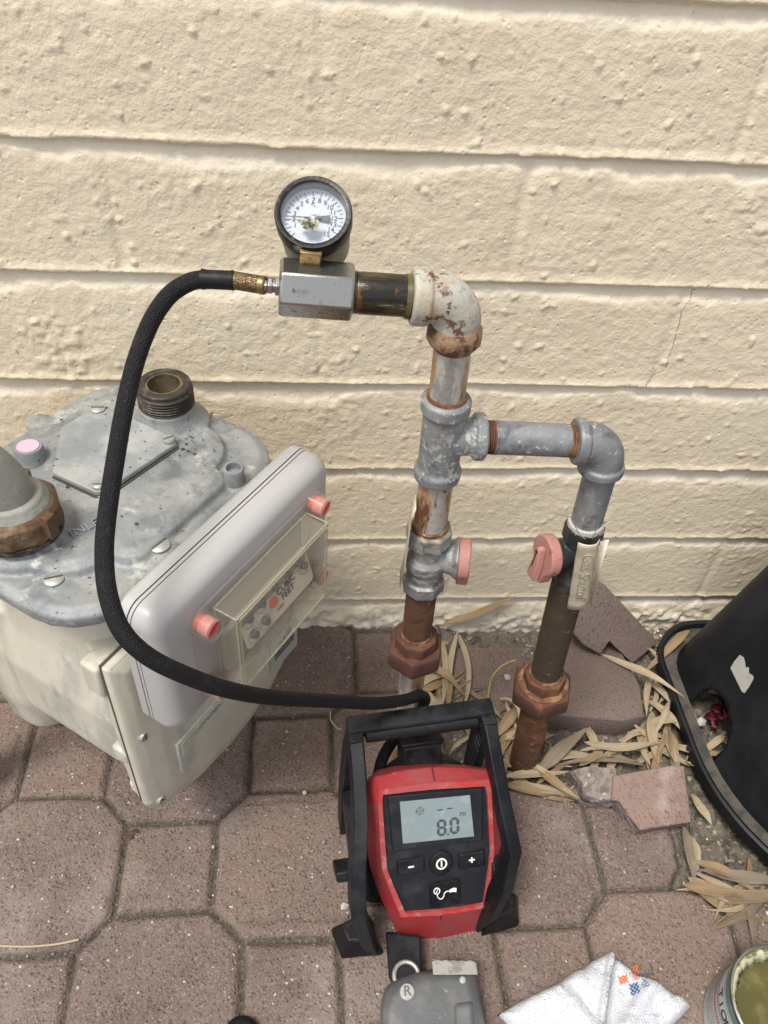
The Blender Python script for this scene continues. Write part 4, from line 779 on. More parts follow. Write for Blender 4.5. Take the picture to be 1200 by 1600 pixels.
# raised screen surround
def q4(P, o): return [FPt(a, b, o) for a, b in P]
so_ = [(-.0530, .1935), (.0565, .1865), (.0560, .1190), (-.0500, .1235)]; si_ = [(-.0395, .1845), (.0415, .1795), (.0455, .1255), (-.0380, .1310)]
m = MB(); m.loft([q4(so_, -.0026), q4([(a*.985, .155+(b-.155)*.97) for a, b in so_], .0004), q4(si_, -.0004)], cap0=False, cap1=False); m.build('screen_surround', m_panel, inf, bevel=.0008, ang=25)
lcd = MB().loft([q4(si_, -.004), q4(si_, -.0008)]).build('screen', m_lcd, inf)
def ft(s_, size, a, b, mat, par, name='screen_digits', o=-.0006, **k): return text(s_, size, FPt(a, b, o), (IR*.998-IT*.05).normalized(), (IT*.998+IR*.05).normalized(), mat, par, name, **k)
def segs(ch, x, y_, w_, h_, th):
    on = {'8': 'abcdefg', '0': 'abcdef'}[ch]; m = MB()
    G = {'a': ((0, h_), (w_, h_)), 'd': ((0, 0), (w_, 0)), 'g': ((0, h_/2), (w_, h_/2)), 'f': ((0, h_/2), (0, h_)), 'b': ((w_, h_/2), (w_, h_)), 'e': ((0, 0), (0, h_/2)), 'c': ((w_, 0), (w_, h_/2))}
    for k in on:
        (x0, y0), (x1, y1) = G[k]; L_ = math.hypot(x1-x0, y1-y0); dx, dy = (x1-x0)/L_, (y1-y0)/L_; g_ = th*.12; e_ = th*.5
        pl = [(g_, 0), (g_+e_, e_), (L_-g_-e_, e_), (L_-g_, 0), (L_-g_-e_, -e_), (g_+e_, -e_)]
        m.prism([(x+x0+dx*a-dy*b, y_+y0+dy*a+dx*b) for a, b in pl], FPt(0, 0, -.0007), IR, IT, IN, 0, .0003)
    m.build('screen_digit', m_lcdseg, lcd, flat=True)
segs('8', .0035, .1345, .0080, .0180, .0032); segs('0', .0185, .1345, .0080, .0180, .0032)
MB().prism(rrect(.0138, .0158, .1325, .1350, .0006, 2), FPt(0, 0, -.0007), IR, IT, IN, 0, .0003).build('screen_digit', m_lcdseg, lcd)
ft('PSI', .0062, .0325, .1565, m_lcdseg, lcd)
for a in (.0060, .0175): MB().prism(rrect(a-.0034, a+.0034, .1655, .1670, .0007, 2), FPt(0, 0, -.0007), IR, IT, IN, 0, .0003).build('screen_dash', m_lcdseg, lcd)
cc = (-.0170, .1690); MB().tube([FPt(cc[0]+.0042*math.cos(t), cc[1]+.0042*math.sin(t), -.0006) for t in [2*math.pi*k/28 for k in range(29)]], .00035, 5).build('screen_symbol', m_lcdseg, lcd)
for p_, q_ in (((-.006, 0), (.006, 0)), ((0, -.006), (0, .006))): MB().tube([FPt(cc[0]+p_[0], cc[1]+p_[1], -.0006), FPt(cc[0]+q_[0], cc[1]+q_[1], -.0006)], .0003, 5).build('screen_symbol', m_lcdseg, lcd)
# buttons
def button(poly, mat=m_panel, name='button'):
    cx = sum(p[0] for p in poly)/len(poly); cy = sum(p[1] for p in poly)/len(poly)
    MB().prism([(cx+(x-cx)*1.10, cy+(y_-cy)*1.12) for x, y_ in poly], FPt(0, 0, -.0030), IR, IT, IN, 0, .0012).build('button_frame', m_rubs, inf, bevel=.0004)
    return MB().prism(poly, FPt(0, 0, -.0030), IR, IT, IN, 0, .0028).build(name, m_bplast, inf, bevel=.0008)
b1 = button(rrect(-.0445, -.0145, .0910, .1095, .0015, 3)); MB().prism(rrect(-.0330, -.0262, .0990, .1012, .0004, 2), FPt(0, 0, -.0001), IR, IT, IN, 0, .0003).build('minus_sign', m_white, b1)
b2 = button(rrect(.0275, .0570, .0855, .1050, .0015, 3)); pm = MB()
pm.prism(rrect(.0385, .0455, .0950, .0970, .0004, 2), FPt(0, 0, -.0001), IR, IT, IN, 0, .0003); pm.prism(rrect(.0410, .0430, .0925, .0995, .0004, 2), FPt(0, 0, -.0001), IR, IT, IN, 0, .00034); pm.build('plus_sign', m_white, b2)
pc = (.0060, .0975); b3 = button([(pc[0]+.0130*math.cos(t), pc[1]+.0150*math.sin(t)) for t in [2*math.pi*k/32 for k in range(32)]], name='power_button')
def annulus(c, r0, r1, o, mat, name, par, ky=1.12):
    m = MB(); n_ = 36; T_ = [2*math.pi*k/n_ for k in range(n_)]
    m.loft([[FPt(c[0]+r1*math.cos(t), c[1]+r1*ky*math.sin(t), o) for t in T_], [FPt(c[0]+r1*math.cos(t), c[1]+r1*ky*math.sin(t), o+.0004) for t in T_], [FPt(c[0]+r0*math.cos(t), c[1]+r0*ky*math.sin(t), o+.0004) for t in T_]], cap0=False, cap1=False)
    return m.build(name, mat, par)
annulus(pc, .0046, .0066, -.0001, m_white, 'power_symbol', b3); MB().prism(rrect(pc[0]-.0009, pc[0]+.0009, pc[1]-.0038, pc[1]+.0038, .0004, 2), FPt(0, 0, -.0001), IR, IT, IN, 0, .0004).build('power_symbol', m_white, b3)
b4 = button(rrect(-.0075, .0265, .0415, .0730, .0018, 3), name='gauge_button')
gcx = (-.0005, .0630); annulus(gcx, .0028, .0040, -.0001, m_white, 'gauge_symbol', b4)
MB().tube([FPt(a, b, .0002) for a, b in ((-.0014, .0610), (.0008, .0650))], .0005, 6).build('gauge_symbol', m_white, b4)
MB().tube(catmull([FPt(a, b, .0002) for a, b in ((.0, .0588), (.0005, .0545), (.0040, .0515), (.0072, .0540), (.0085, .0585), (.0115, .0605), (.0150, .0598))], 5), .0006, 6).build('gauge_symbol', m_white, b4)
MB().prism([(.0145, .0580), (.0195, .0585), (.0225, .0570), (.0230, .0625), (.0195, .0635), (.0145, .0618)], FPt(0, 0, -.0001), IR, IT, IN, 0, .0004).build('gauge_symbol', m_white, b4)
# dome and rear body
bc = lambda s_, b_, z_: V((F0.x, F0.y, 0)) + IR*(s_-.006) + IB*b_ + Z0*z_
MB().loft([[bc(a, b, z_) for a, b in rrect(-.074, .066, .052, .150, .015, 4)] for z_ in (.012, .050)] + [[bc(a, b, .110) for a, b in rrect(-.076, .070, .092, .150, .015, 4)], [bc(a, b, .140) for a, b in rrect(-.052, .050, .112, .150, .015, 4)]]).build('rear_body', m_bplast, inf, bevel=.002)
m = MB(); m.lathe(FPt(.003, .128, -.090), IN, [(0, .064), (.020, .070), (.036, .070), (.042, .064)], 48); m.build('top_cap', m_rubs, inf, ang=50)
# block behind the top cap
kb = PD(655, 1178, .955); MB().box(kb, IR, (IB*.5+Z0*.87).normalized(), (IB*-.87+Z0*.5).normalized(), .0235, .022, .018).build('hose_clip', m_bplast, inf, bevel=.004, seg=3)
MB().box(kb+(IB*.5+Z0*.87).normalized()*.0235, IR, (IB*.5+Z0*.87).normalized(), (IB*-.87+Z0*.5).normalized(), .0255, .003, .019).build('clip_lid', m_rubs, inf, bevel=.002)
# frame: two side plates and the handle bar
def plate(sgn):
    ol = [(.004, .0), (.004, .03), (.012, .10), (.030, .165), (.075, .205), (.118, .222), (.138, .240), (.150, .252), (.176, .252), (.184, .236), (.182, .12), (.165, .0), (.120, .0), (.105, .02), (.055, .02), (.045, .0)]
    il = None
    def so(b_, z_, t_): 
        k = math.exp(-((z_-.09)/.075)**2)
        base = .0800 + .0165*k - .006*max(0, (.03-z_)/.03)
        return sgn*(base+t_)
    R0 = [bc(so(b_, z_, .0), b_, z_) for b_, z_ in ol]; cx, cz = .09, .12
    R1 = [bc(so(b_, z_, .0125), b_, z_) for b_, z_ in ol]; R2 = [bc(so(b_, z_, .018), cx+(b_-cx)*.92, cz+(z_-cz)*.95) for b_, z_ in ol]
    return MB().loft([R0, R1, R2]).build('side_frame', m_bplast, inf, bevel=.0015, ang=28)
def strut(P, r1, r2, name='side_frame'):
    m = MB(); m.tube(P, r1, 8); return m.build(name, m_bplast, inf)
def plate2(sgn):      # open loop: front leg, top arm, rear leg
    m = MB(); w_ = .0085
    path = [(.016, .004, .0720, .019), (.012, .045, .0800, .018), (.020, .100, .0905, .017), (.042, .140, .0890, .018), (.085, .176, .0800, .016), (.122, .205, .0770, .014), (.152, .224, .0760, .013)]
    if sgn > 0: path = [(.016, .004, .0620, .014), (.012, .045, .0680, .014), (.020, .100, .0770, .015), (.042, .140, .0860, .017), (.085, .176, .0800, .016), (.122, .205, .0770, .014), (.152, .224, .0760, .013)]
    R_ = []
    for i, (b_, z_, s_, hw) in enumerate(path):
        b0, z0_ = path[max(i-1, 0)][:2]; b1_, z1_ = path[min(i+1, len(path)-1)][:2]; L_ = math.hypot(b1_-b0, z1_-z0_); nb, nz = -(z1_-z0_)/L_, (b1_-b0)/L_
        pts_ = [(-hw, -w_*.8), (-hw*.7, w_), (hw, w_), (hw, -w_*.8), (-.2*hw, -w_)]
        R_.append([bc(sgn*(s_+t_), b_-nb*q_, z_-nz*q_) for q_, t_ in pts_])
    m.loft(R_)
    R_ = [[bc(sgn*(s_+t_), b_+q_, z_) for q_, t_ in ((-.012, -.008), (-.012, .008), (.012, .008), (.012, -.008))] for b_, z_, s_ in ((.156, .236, .076), (.166, .18, .078), (.166, .10, .080), (.158, .0, .080))]
    m.loft(R_)
    R_ = [[bc(sgn*(s_+t_), b_, z_+q_) for q_, t_ in ((-.016, -.004), (-.016, .006), (.020, .006), (.020, -.004))] for b_, z_, s_ in ((.018, .075, .084 if sgn < 0 else .074), (.162, .085, .080))]
    m.loft(R_)
    o = m.build('side_frame', m_bplast, inf, bevel=.0016, ang=28)
    m = MB()            # flared foot
    m.loft([[bc(sgn*a, b, .0) for a, b in ((.060, -.002), (.1080, .002), (.1160, .034), (.076, .044))], [bc(sgn*a, b, .010) for a, b in ((.060, -.002), (.1075, .002), (.1155, .034), (.076, .044))], [bc(sgn*a, b, .036) for a, b in ((.074, .006), (.100, .009), (.1050, .028), (.082, .034))]])
    m.build('foot', m_rubs, inf, bevel=.002); return o
for sg in (-1, 1): plate2(sg)
hb0, hb1 = bc(-.084, .166, .2325), bc(.084, .166, .2325)
hm = MB(); hy = (IB*.9+Z0*.2).normalized(); hz = IR.cross(hy)
hm.loft([[c+IB*a+Z0*b for a, b in rrect(-.011, .0105, -.009, .007, .003, 3)] for c in (hb0, hb1)]); hd_ = hm.build('handle', m_bplast, inf, bevel=.002)
MB().lathe(bc(-.064, .157, .2245), IR, [(0, .0082), (.128, .0082)], 28).build('handle_grip', m_rubs, inf)
for k in range(7): MB().box(bc(.0675, .150, .205-k*.011), IR, IB, Z0, .001, .010, .0008).build('frame_rib', m_bplast, inf)
MB().box(bc(-.100, .062, .105), IR, (IB*.7-Z0*.7).normalized(), (IB*.7+Z0*.7).normalized(), .010, .018, .006).build('side_latch', m_bplast, inf, bevel=.002)
MB().lathe(FPt(.004, -.008, -.022), IN, [(0, .016), (.006, .0155)], 24).build('bottom_tab', m_redp, inf)
for k in range(9): MB().box(bc(.020+k*.0045, .020, .008), IR, IB, Z0, .0010, .012, .005).build('vent_rib', m_bplast, inf)

# ------------------------------------------------------------------ grey cast hand tool lying in front of the inflator
th = .052
tb = thing('pipe_wrench', 'grey cast pipe tool with round badge, toothed steel strip and black hooked arm', 'tool', PZ(672, 1590, 0))
def TZ(px, py, z_): return PZ(px, py, z_)
op = [(596, 1640), (594, 1575), (600, 1545), (618, 1528), (652, 1517), (700, 1512), (742, 1512), (748, 1540), (758, 1600), (764, 1640), (772, 1720), (598, 1720)]
m = MB(); m.loft([[TZ(a, b, .006) for a, b in op], [TZ(a, b, .030) for a, b in op], [TZ(676+(a-676)*.97, 1610+(b-1610)*.96, th) for a, b in op], [TZ(676+(a-676)*.82, 1620+(b-1620)*.84, th+.007) for a, b in op]])
m.build('tool_head', m_toolg, tb, bevel=.004, seg=4, bevang=18, ang=60)
m = MB(); m.loft([[TZ(a, b, th+.004) for a, b in ((708, 1565), (740, 1560), (752, 1680), (712, 1685))], [TZ(a, b, th+.0105) for a, b in ((712, 1572), (736, 1568), (746, 1680), (716, 1685))]]); m.build('raised_rib', m_toolg, tb, bevel=.003, seg=3)
jp = [(675, 1502)] + [(678+k*6.2, 1501-(1.8 if k % 2 else 0)+k*.1) for k in range(11)] + [(745, 1505), (746, 1523), (677, 1523)]
MB().loft([[TZ(a, b, th-.006) for a, b in jp], [TZ(a, b, th+.008) for a, b in jp]]).build('toothed_strip', m_jaw, tb, bevel=.0004)
MB().lathe(TZ(722, 1533, th+.003), Z0, [(0, .0040), (.0055, .0036), (.0065, .0022)], 20).build('rivet', m_screw, tb)
bgc = TZ(636, 1550, th+.0058); ex_ = (TZ(656, 1549, th)-TZ(616, 1551, th)).normalized(); ey_ = Z0.cross(ex_)
MB().lathe(bgc, Z0, [(0, .0082), (.0024, .0080), (.003, .0072)], 36).build('badge', m_badge, tb)
text('R', .0135, bgc+Z0*.0032, ex_, ey_, m_toolg, tb, 'badge_letter', ex=.0004, off=.0003)
arm = [(602, 1455), (658, 1462), (660, 1530), (640, 1545), (608, 1532)]
MB().loft([[TZ(a, b, .020) for a, b in arm], [TZ(a, b, .038) for a, b in arm]]).build('hook_arm', m_bplast, tb, bevel=.003)
rc_ = TZ(635, 1524, .041); MB().tube([rc_+V((math.cos(t), math.sin(t), 0))*.0135 for t in [2*math.pi*k/32 for k in range(33)]], .0026, 10).build('ring', m_jaw, tb)
MB().lathe(rc_-Z0*.004, Z0, [(0, .0105), (.002, .0105)], 24).build('ring_bore', m_dark, tb)

# small dark rubber edge of something lying at the very bottom edge is left as a heel of black rubber
hl_ = MB().lathe(PZ(378, 1600, 0)-V((0, .013, 0)), Z0, [(0, .018), (.006, .020), (.012, .018), (.014, .012)], 28).build('rubber_disc', m_rubs, ang=60)
tag(hl_, 'small black rubber disc lying on a paver near the picture bottom', 'disc')

# ------------------------------------------------------------------ white towel
def towel():
    P = [PZ(778, 1588, .004), PZ(955, 1487, .024), PZ(1078, 1574, .006)]
    n_ = 70; m = MB(); vs = []; uvs = []
    apex = V((P[1].x, P[1].y, 0)); lft = V((P[0].x, P[0].y, 0)); rgt = V((P[2].x, P[2].y, 0)); L_ = (lft-apex)*1.0; Rg = (rgt-apex)*1.0
    far = lft + (lft-apex)*.15 + V((.03, -.16, 0))
    for i in range(n_+1):
        for j in range(n_+1):
            s_, t_ = i/n_, j/n_
            # bilinear square with its far corner out of frame
            p = apex*(1-s_)*(1-t_) + (apex+L_)*s_*(1-t_) + (apex+Rg)*(1-s_)*t_ + (apex+L_*.95+Rg*1.05+V((0, -.02, 0)))*s_*t_
            e = min(s_, 1-s_, t_, 1-t_); ed = 1-math.exp(-e/.03)
            f_ = float(fbm(np.array([p.x]), np.array([p.y]), 301, .06, 2)[0]); g_ = float(fbm(np.array([p.x]), np.array([p.y]), 311, .006, 2)[0])
            fold = math.exp(-((t_-s_*.95-.015)/.028)**2)*.006 - math.exp(-((t_-s_*.95-.075)/.03)**2)*.006 + math.exp(-((t_-.55-s_*.35)/.07)**2)*.006 - math.exp(-((s_-.45-t_*.2)/.06)**2)*.004
            z_ = .003 + ed*(.019 + f_*.024 + 1.7*fold*(1-.3*s_)) + .0014*g_
            k_ = 1 + .03*float(fbm(np.array([s_*.3+5]), np.array([t_*.3]), 321, .05, 2)[0])
            wv_ = float(fbm(np.array([s_*.2+3]), np.array([t_*.2+1]), 333, .045, 2)[0]); vs.append(V((p.x + .0012*g_ + .005*wv_*math.exp(-e/.2), p.y+.0012*g_+.006*wv_*math.exp(-e/.2), z_)))
    m.add(vs, [(i*(n_+1)+j, (i+1)*(n_+1)+j, (i+1)*(n_+1)+j+1, i*(n_+1)+j+1) for i in range(n_) for j in range(n_)])
    o = m.build('towel', m_towel, solid=.003)
    # loops of terry along the surface
    tf = MB(); rt = random.Random(8)
    for _ in range(7000):
        i, j = rt.randrange(n_), rt.randrange(n_); p = vs[i*(n_+1)+j]*rt.random(); q_ = vs[i*(n_+1)+j]; q2 = vs[(i+1)*(n_+1)+j+1]; p = q_.lerp(q2, rt.random()) + V((0, 0, .0012))
        d1 = V((rt.uniform(-1, 1), rt.uniform(-1, 1), rt.uniform(.2, 1.2))).normalized()*.0011; sd2 = V((d1.y, -d1.x, 0)).normalized()*.0006
        tf.add([p-sd2, p+sd2, p+d1+sd2, p+d1-sd2], [(0, 1, 2, 3)])
    tag(o, 'white terry towel with orange and navy stitched marks, folded to a point on the pavers', 'towel')
    tfo = tf.build('terry_loops', m_towel, o, flat=True); tfo['kind'] = 'stuff'
    # stitched marks
    def at(px, py, z_=.018):
        for _ in range(3):
            p = PZ(px, py, z_); best_ = min(vs, key=lambda q_: (q_.x-p.x)**2+(q_.y-p.y)**2); z_ = best_.z
        return V((p.x, p.y, z_+.0024))
    for (x0, y0, nx_, ny_, dx, dy, mt) in ((968, 1529, 4, 4, 3.0, 2.8, m_org), (985, 1541, 4, 5, 3.0, 3.4, m_blu), (988, 1513, 3, 6, 3.0, 3.6, m_org), (1003, 1524, 3, 6, 3.0, 3.8, m_blu)):
        for b in range(ny_):
            sm_ = MB()
            for a in range(nx_):
                c = at(x0+a*dx+b*.6, y0+b*dy-a*1.1); dd = V((.0016, .0010*(1 if (a+b) % 2 else -1), 0)); sm_.tube([c-dd, c+dd], .00075 if (nx_ == 4) else .0005, 6)
            sm_.build('stitching', mt, o)
    return o
tw = towel()

# ------------------------------------------------------------------ open can of pipe compound
rim = .092; cpx = PZ(1232, 1572, rim); CRD = (PZ(1144, 1560, rim)-PZ(1232, 1572, rim)).length
can = thing('compound_can', 'open tin of olive pipe compound with white and teal printed label', 'can', V((cpx.x, cpx.y, 0)))
cb = V((cpx.x, cpx.y, .001))
MB().lathe(cb, Z0, [(0, CRD*.96), (.002, CRD*.99), (rim-.006, CRD*.98), (rim-.003, CRD*1.0), (rim, CRD*1.01), (rim+.001, CRD*.985), (rim-.002, CRD*.96), (rim-.006, CRD*.95), (rim-.030, CRD*.95)], 72, cap1=False).build('can_body', m_tin, can, ang=40)
MB().lathe(cb+Z0*.004, Z0, [(0, CRD*.995), (.070, CRD*.992)], 72, cap0=False, cap1=False).build('can_label', m_label, can)
MB().lathe(cb+Z0*.0735, Z0, [(0, CRD*.996), (.011, CRD*.988)], 72, cap0=False, cap1=False).build('label_band', m_teal, can)
def ctext(s_, size, ang0, z_, mat, name='label_letters'):
    step = size*.72/CRD
    for k, ch in enumerate(s_):
        if ch == ' ': continue
        t = ang0 + k*step; r_ = V((math.cos(t), math.sin(t), 0)); text(ch, size, cb+r_*(CRD*1.0)+Z0*z_, V((-math.sin(t), math.cos(t), 0)), Z0, mat, can, name, ex=.0003)
aw = math.atan2(CAMP.y-cb.y, CAMP.x-cb.x)
ctext('TION', .0150, aw-.78, .060, m_ink)
def cdash(ang0, ang1, z_, hgt, mat, seed):
    r_ = random.Random(seed); m = MB(); t = ang0
    while t < ang1:
        w_ = r_.uniform(.012, .045); T_ = [t+w_*k/3 for k in range(4)]
        vs = [cb+V((math.cos(q_)*CRD*.9985, math.sin(q_)*CRD*.9985, z_+dz)) for dz in (0, hgt) for q_ in T_]
        m.add(vs, [(k, k+1, k+5, k+4) for k in range(3)]); t += w_+r_.uniform(.006, .014)
    m.build('label_print', mat, can, flat=True)
for k, (z_, hg_, mt_) in enumerate(((.0490, .0030, m_inkg), (.0440, .0018, m_inkg), (.0385, .0040, m_inkr), (.0330, .0014, m_inkg), (.0295, .0012, m_inkg), (.0260, .0012, m_inkg), (.0225, .0012, m_inkg), (.0190, .0012, m_inkg), (.0155, .0012, m_inkg))): cdash(aw-1.3, aw+1.3, z_, hg_, mt_, k)
for z_ in (.0700, .0535): MB().lathe(cb+Z0*z_, Z0, [(0, CRD*.9990), (.0006, CRD*.9990)], 72, cap0=False, cap1=False).build('label_line', m_ink, can)
MB().lathe(cb+Z0*(rim-.022), Z0, [(0, CRD*.948), (.0005, CRD*.6), (-.001, CRD*.45), (-.0005, .002)], 64, cap1=True).build('compound', m_goop, can, ang=80)
m = MB(); rr2 = random.Random(4); R0, R1 = [], []
ns = 60; inn = []; out_ = []
for k in range(ns+1):
    t = math.radians(78 + 118*k/ns); z0_ = rim-.004; jag = rr2.uniform(0, .004)*math.sin(math.pi*k/ns)**.3
    c_, s_ = math.cos(t), math.sin(t); out_.append(cb+V((c_*CRD*.945, s_*CRD*.945, z0_))); inn.append(cb+V((c_*(CRD*.84-jag*1.1), s_*(CRD*.84-jag*1.1), z0_-.0165)))
m.add(out_+inn, [(k, k+1, ns+1+k+1, ns+1+k) for k in range(ns)]); m.build('dried_compound', m_gooplt, can, solid=.0012)

# ------------------------------------------------------------------ black plastic box with a flared base, at the right
vb_ = thing('valve_box', 'tall black plastic valve box with flared rim, arched opening and torn whitish sticker', 'valve box', V((1.12, -.22, 0)))
VX0, VX1, VY0, VY1 = .808, 1.36, -.50, -.022
def crect(x0, x1, y0, y1, rb, rf, n=16):
    out = []
    for cx, cy, a0, r in ((x1-rb, y1-rb, 0, rb), (x0+rb, y1-rb, 90, rb), (x0+rf, y0+rf, 180, rf), (x1-rf, y0+rf, 270, rf)):
        for k in range(n+1):
            a = math.radians(a0+90*k/n); out.append((cx+r*math.cos(a), cy+r*math.sin(a)))
    return out
def vout(d_): return crect(VX0+d_, VX1-d_, VY0+d_, VY1-d_, max(.02, .085-d_*.7), max(.03, .25-d_*.6))
def vring(d_, z_, r=None): return [V((a, b, z_)) for a, b in vout(d_)]
m = MB()
def RK(d_): return .175-d_*.7
prof = [(.030, .002), (.004, .004), (.0, .010), (.0, .030), (.003, .032), (.007, .030), (.008, .018), (.029, .016)]
m.loft([vring(d_, z_, RK(d_)) for d_, z_ in prof], cap0=False, cap1=False); m.build('base_rim', m_blackp, vb_, ang=50)
MB().loft([vring(.0085, .0190, RK(.0085)), vring(.0285, .0180)], cap0=False, cap1=False).build('rim_channel', m_dust, vb_)
# tapering wall with an arched hole cut out of it on the side towards the pipes
NR, NA = 60, 0
rows = []
for k in range(NR+1):
    z_ = .004 + (k/NR)*.46; d_ = .028 + z_*.17; rows.append((d_, z_))
base = rrect(0, 1, 0, 1, .2, 16)
def dense(P, n):
    L_ = [0]; 
    for k in range(len(P)): a, b = P[k], P[(k+1) % len(P)]; L_.append(L_[-1]+math.hypot(b[0]-a[0], b[1]-a[1]))
    out = []
    for q_ in range(n):
        t = L_[-1]*q_/n; k = max(i for i in range(len(L_)) if L_[i] <= t); a, b = P[k % len(P)], P[(k+1) % len(P)]; f = (t-L_[k])/max(1e-9, L_[k+1]-L_[k]); out.append((a[0]+(b[0]-a[0])*f, a[1]+(b[1]-a[1])*f))
    return out
NS = 400; vs = []
for d_, z_ in rows: vs += [V((a, b, z_)) for a, b in dense(vout(d_), NS)]
hole_c = (-.212, .0); hw_, hh_ = .047, .086
fs = []
def inh(p):
    if p.x > 1.0: return False
    return ((p.y-hole_c[0])/hw_)**2 + (max(0, p.z-.035)/(hh_-.035))**2 < 1 and p.z < hh_
for k in range(NR):
    for q_ in range(NS):
        ids = (k*NS+q_, k*NS+(q_+1) % NS, (k+1)*NS+(q_+1) % NS, (k+1)*NS+q_)
        c = sum((vs[i] for i in ids), V((0, 0, 0)))/4
        if not inh(c): fs.append(ids)
# snap the edge of the hole to a clean arch
for i, p in enumerate(vs):
    if p.x < 1.0 and p.z < hh_+.01:
        dyn, dzn = (p.y-hole_c[0])/hw_, max(0, p.z-.035)/(hh_-.035); r_ = math.hypot(dyn, dzn)
        if .90 < r_ < 1.10:
            vs[i] = V((p.x, hole_c[0]+(p.y-hole_c[0])/r_, p.z if p.z <= .035 else .035+(p.z-.035)/r_))
MB().add(vs, fs).build('box_wall', m_blackp, vb_, solid=.005, ang=60)
tr_ = vring(.028+.464*.17, .464); tc_ = sum(tr_, V((0, 0, 0)))/len(tr_)
MB().loft([tr_, [tc_+(p-tc_)*.97+Z0*.003 for p in tr_], [tc_+(p-tc_)*.90-Z0*.004 for p in tr_], [tc_+(p-tc_)*.2-Z0*.004 for p in tr_]], cap0=False).build('box_top', m_blackp, vb_)
# torn sticker
stp = [(958, 142), (990, 165), (1000, 215), (1010, 260), (1035, 255), (1045, 310), (1080, 335), (1085, 365), (1040, 440), (1000, 500), (975, 480), (870, 265), (900, 205)]
def wall_at(px, py):
    d_ = ray(px, py); lo = None
    for k in range(400):
        t = .6+k*.002; p = CAMP+d_*t
        if p.x > VX0+.028+p.z*.17 and p.y > VY0+.028 + p.z*.17 and p.z < .46:
            return p
    return p
sp_ = [wall_at(1000+a/6, 1000+b/6) for a, b in stp]
nrm = (sp_[3]-sp_[0]).cross(sp_[10]-sp_[0]).normalized(); nrm = nrm if nrm.dot(CAMP-sp_[0]) > 0 else -nrm
cen = sum(sp_, V((0, 0, 0)))/len(sp_); fl = [p - nrm*(p-cen).dot(nrm) + nrm*.003 for p in sp_]
MB().loft([fl, [p+nrm*.0006 for p in fl]]).build('torn_sticker', m_paper, vb_)

# crimson petals inside the opening
pt = MB(); rp = random.Random(6)
for (px, py, s_) in ((1112, 1120, .012), (1122, 1108, .012), (1138, 1112, .013), (1118, 1132, .010), (1130, 1118, .012), (1145, 1116, .010)):
    c = PZ(px, py, .012); a_ = rp.uniform(0, 6.28); e1, e2 = V((math.cos(a_), math.sin(a_), rp.uniform(-.4, .5))), V((-math.sin(a_), math.cos(a_), rp.uniform(-.3, .6)))
    n_ = 9; pt.add([c]+[c+(e1*math.cos(2*math.pi*k/n_)+e2*math.sin(2*math.pi*k/n_))*s_*.8*rp.uniform(.8, 1.1)+V((0, 0, .004*math.cos(k*1.7))) for k in range(n_)], [(0, 1+k, 1+(k+1) % n_) for k in range(n_)])
tag(pt.build('fallen_petal', m_crim, solid=.0004), 'crumpled crimson flower inside the arched opening of the black box', 'flower')

# ------------------------------------------------------------------ loose pavers
def chunk(name, px_poly, z0, z1, mat, label, tilt=None, shrink=.97, brk=None, cut=None):
    P = [PZ(a, b, z1) for a, b in px_poly]; c = sum(P, V((0, 0, 0)))/len(P); Q = []; n_ = len(P); jr = random.Random(len(label))
    for k in range(n_):
        a, b = P[k], P[(k+1) % n_]; jag = brk and k in brk; s_ = max(1, int((b-a).length/.006)) if jag else 1
        for q_ in range(s_):
            p = a.lerp(b, q_/s_)
            if jag and q_: p += V((jr.uniform(-1, 1), jr.uniform(-1, 1), 0))*.0022
            Q.append(p)
    def lay(z_, k_, dz=lambda p: 0): return [V((c.x+(p.x-c.x)*k_, c.y+(p.y-c.y)*k_, z_)) for p in Q]
    R_ = [lay(z0, .985), lay(z0+(z1-z0)*.35, 1.0), lay(z1-.003, 1.0), lay(z1-.0007, .99), lay(z1, .975)]
    if tilt:
        ax, ang_, piv = tilt; rot = Matrix.Rotation(ang_, 3, ax); R_ = [[piv+rot @ (p-piv) for p in r] for r in R_]
    o = MB().loft(R_).build(name, mat, ang=50); tag(o, label, 'paver'); return o
chunk('loose_paver', [(702, 1012), (800, 1010), (838, 1040), (812, 1092), (775, 1118), (712, 1112)], -.03, -.002, m_pav, 'flat square paver sunk in the soil between the two risers')
chunk('loose_paver', [(870, 992), (905, 985), (955, 990), (1000, 1070), (1006, 1118), (975, 1126), (862, 1116), (835, 1092)], -.03, .030, m_pav, 'octagonal loose paver lying flat behind the right riser')
# broken paver leaning on the wall
def solid(name, top, bot, mat, label, bmat=None, faces=None, jag=0):
    jr = random.Random(len(label)); n_ = len(top); m = MB(); c = sum(top, V((0, 0, 0)))/n_; ins = [c+(p-c)*.965+(c-sum(bot, V((0, 0, 0)))/n_).normalized()*.0015 for p in top]
    m.loft([bot, [b.lerp(t, .5) for b, t in zip(bot, top)], top, ins]); 
    if faces:
        for k in faces:
            for r_ in range(2): m.m[r_*n_+k] = 1
    o = m.build(name, [mat, bmat or m_pavbr], ang=35); tag(o, label, 'paver'); return o
tA = [PY(932, 905, -.012), PY(945, 914, -.018), PY(1028, 1003, -.050), PY(988, 1037, -.090), PY(952, 1001, -.085), PY(938, 1022, -.092), PY(912, 1008, -.086), PY(892, 985, -.078), PY(905, 940, -.03)]
dn = V((.006, .030, -.030)); bA = [p+dn for p in tA]
solid('broken_paver', tA, bA, m_pavp if False else m_pav, 'broken reddish paver leaning against the wall behind the hanging tag', faces=[3, 4, 5, 6])
tB = [PZ(958, 1212, .040), PZ(1050, 1196, .043), PZ(1068, 1197, .042), PZ(1080, 1284, .036), PZ(1000, 1297, .034), PZ(985, 1278, .034), PZ(974, 1262, .035), PZ(968, 1252, .036), PZ(955, 1250, .036)]
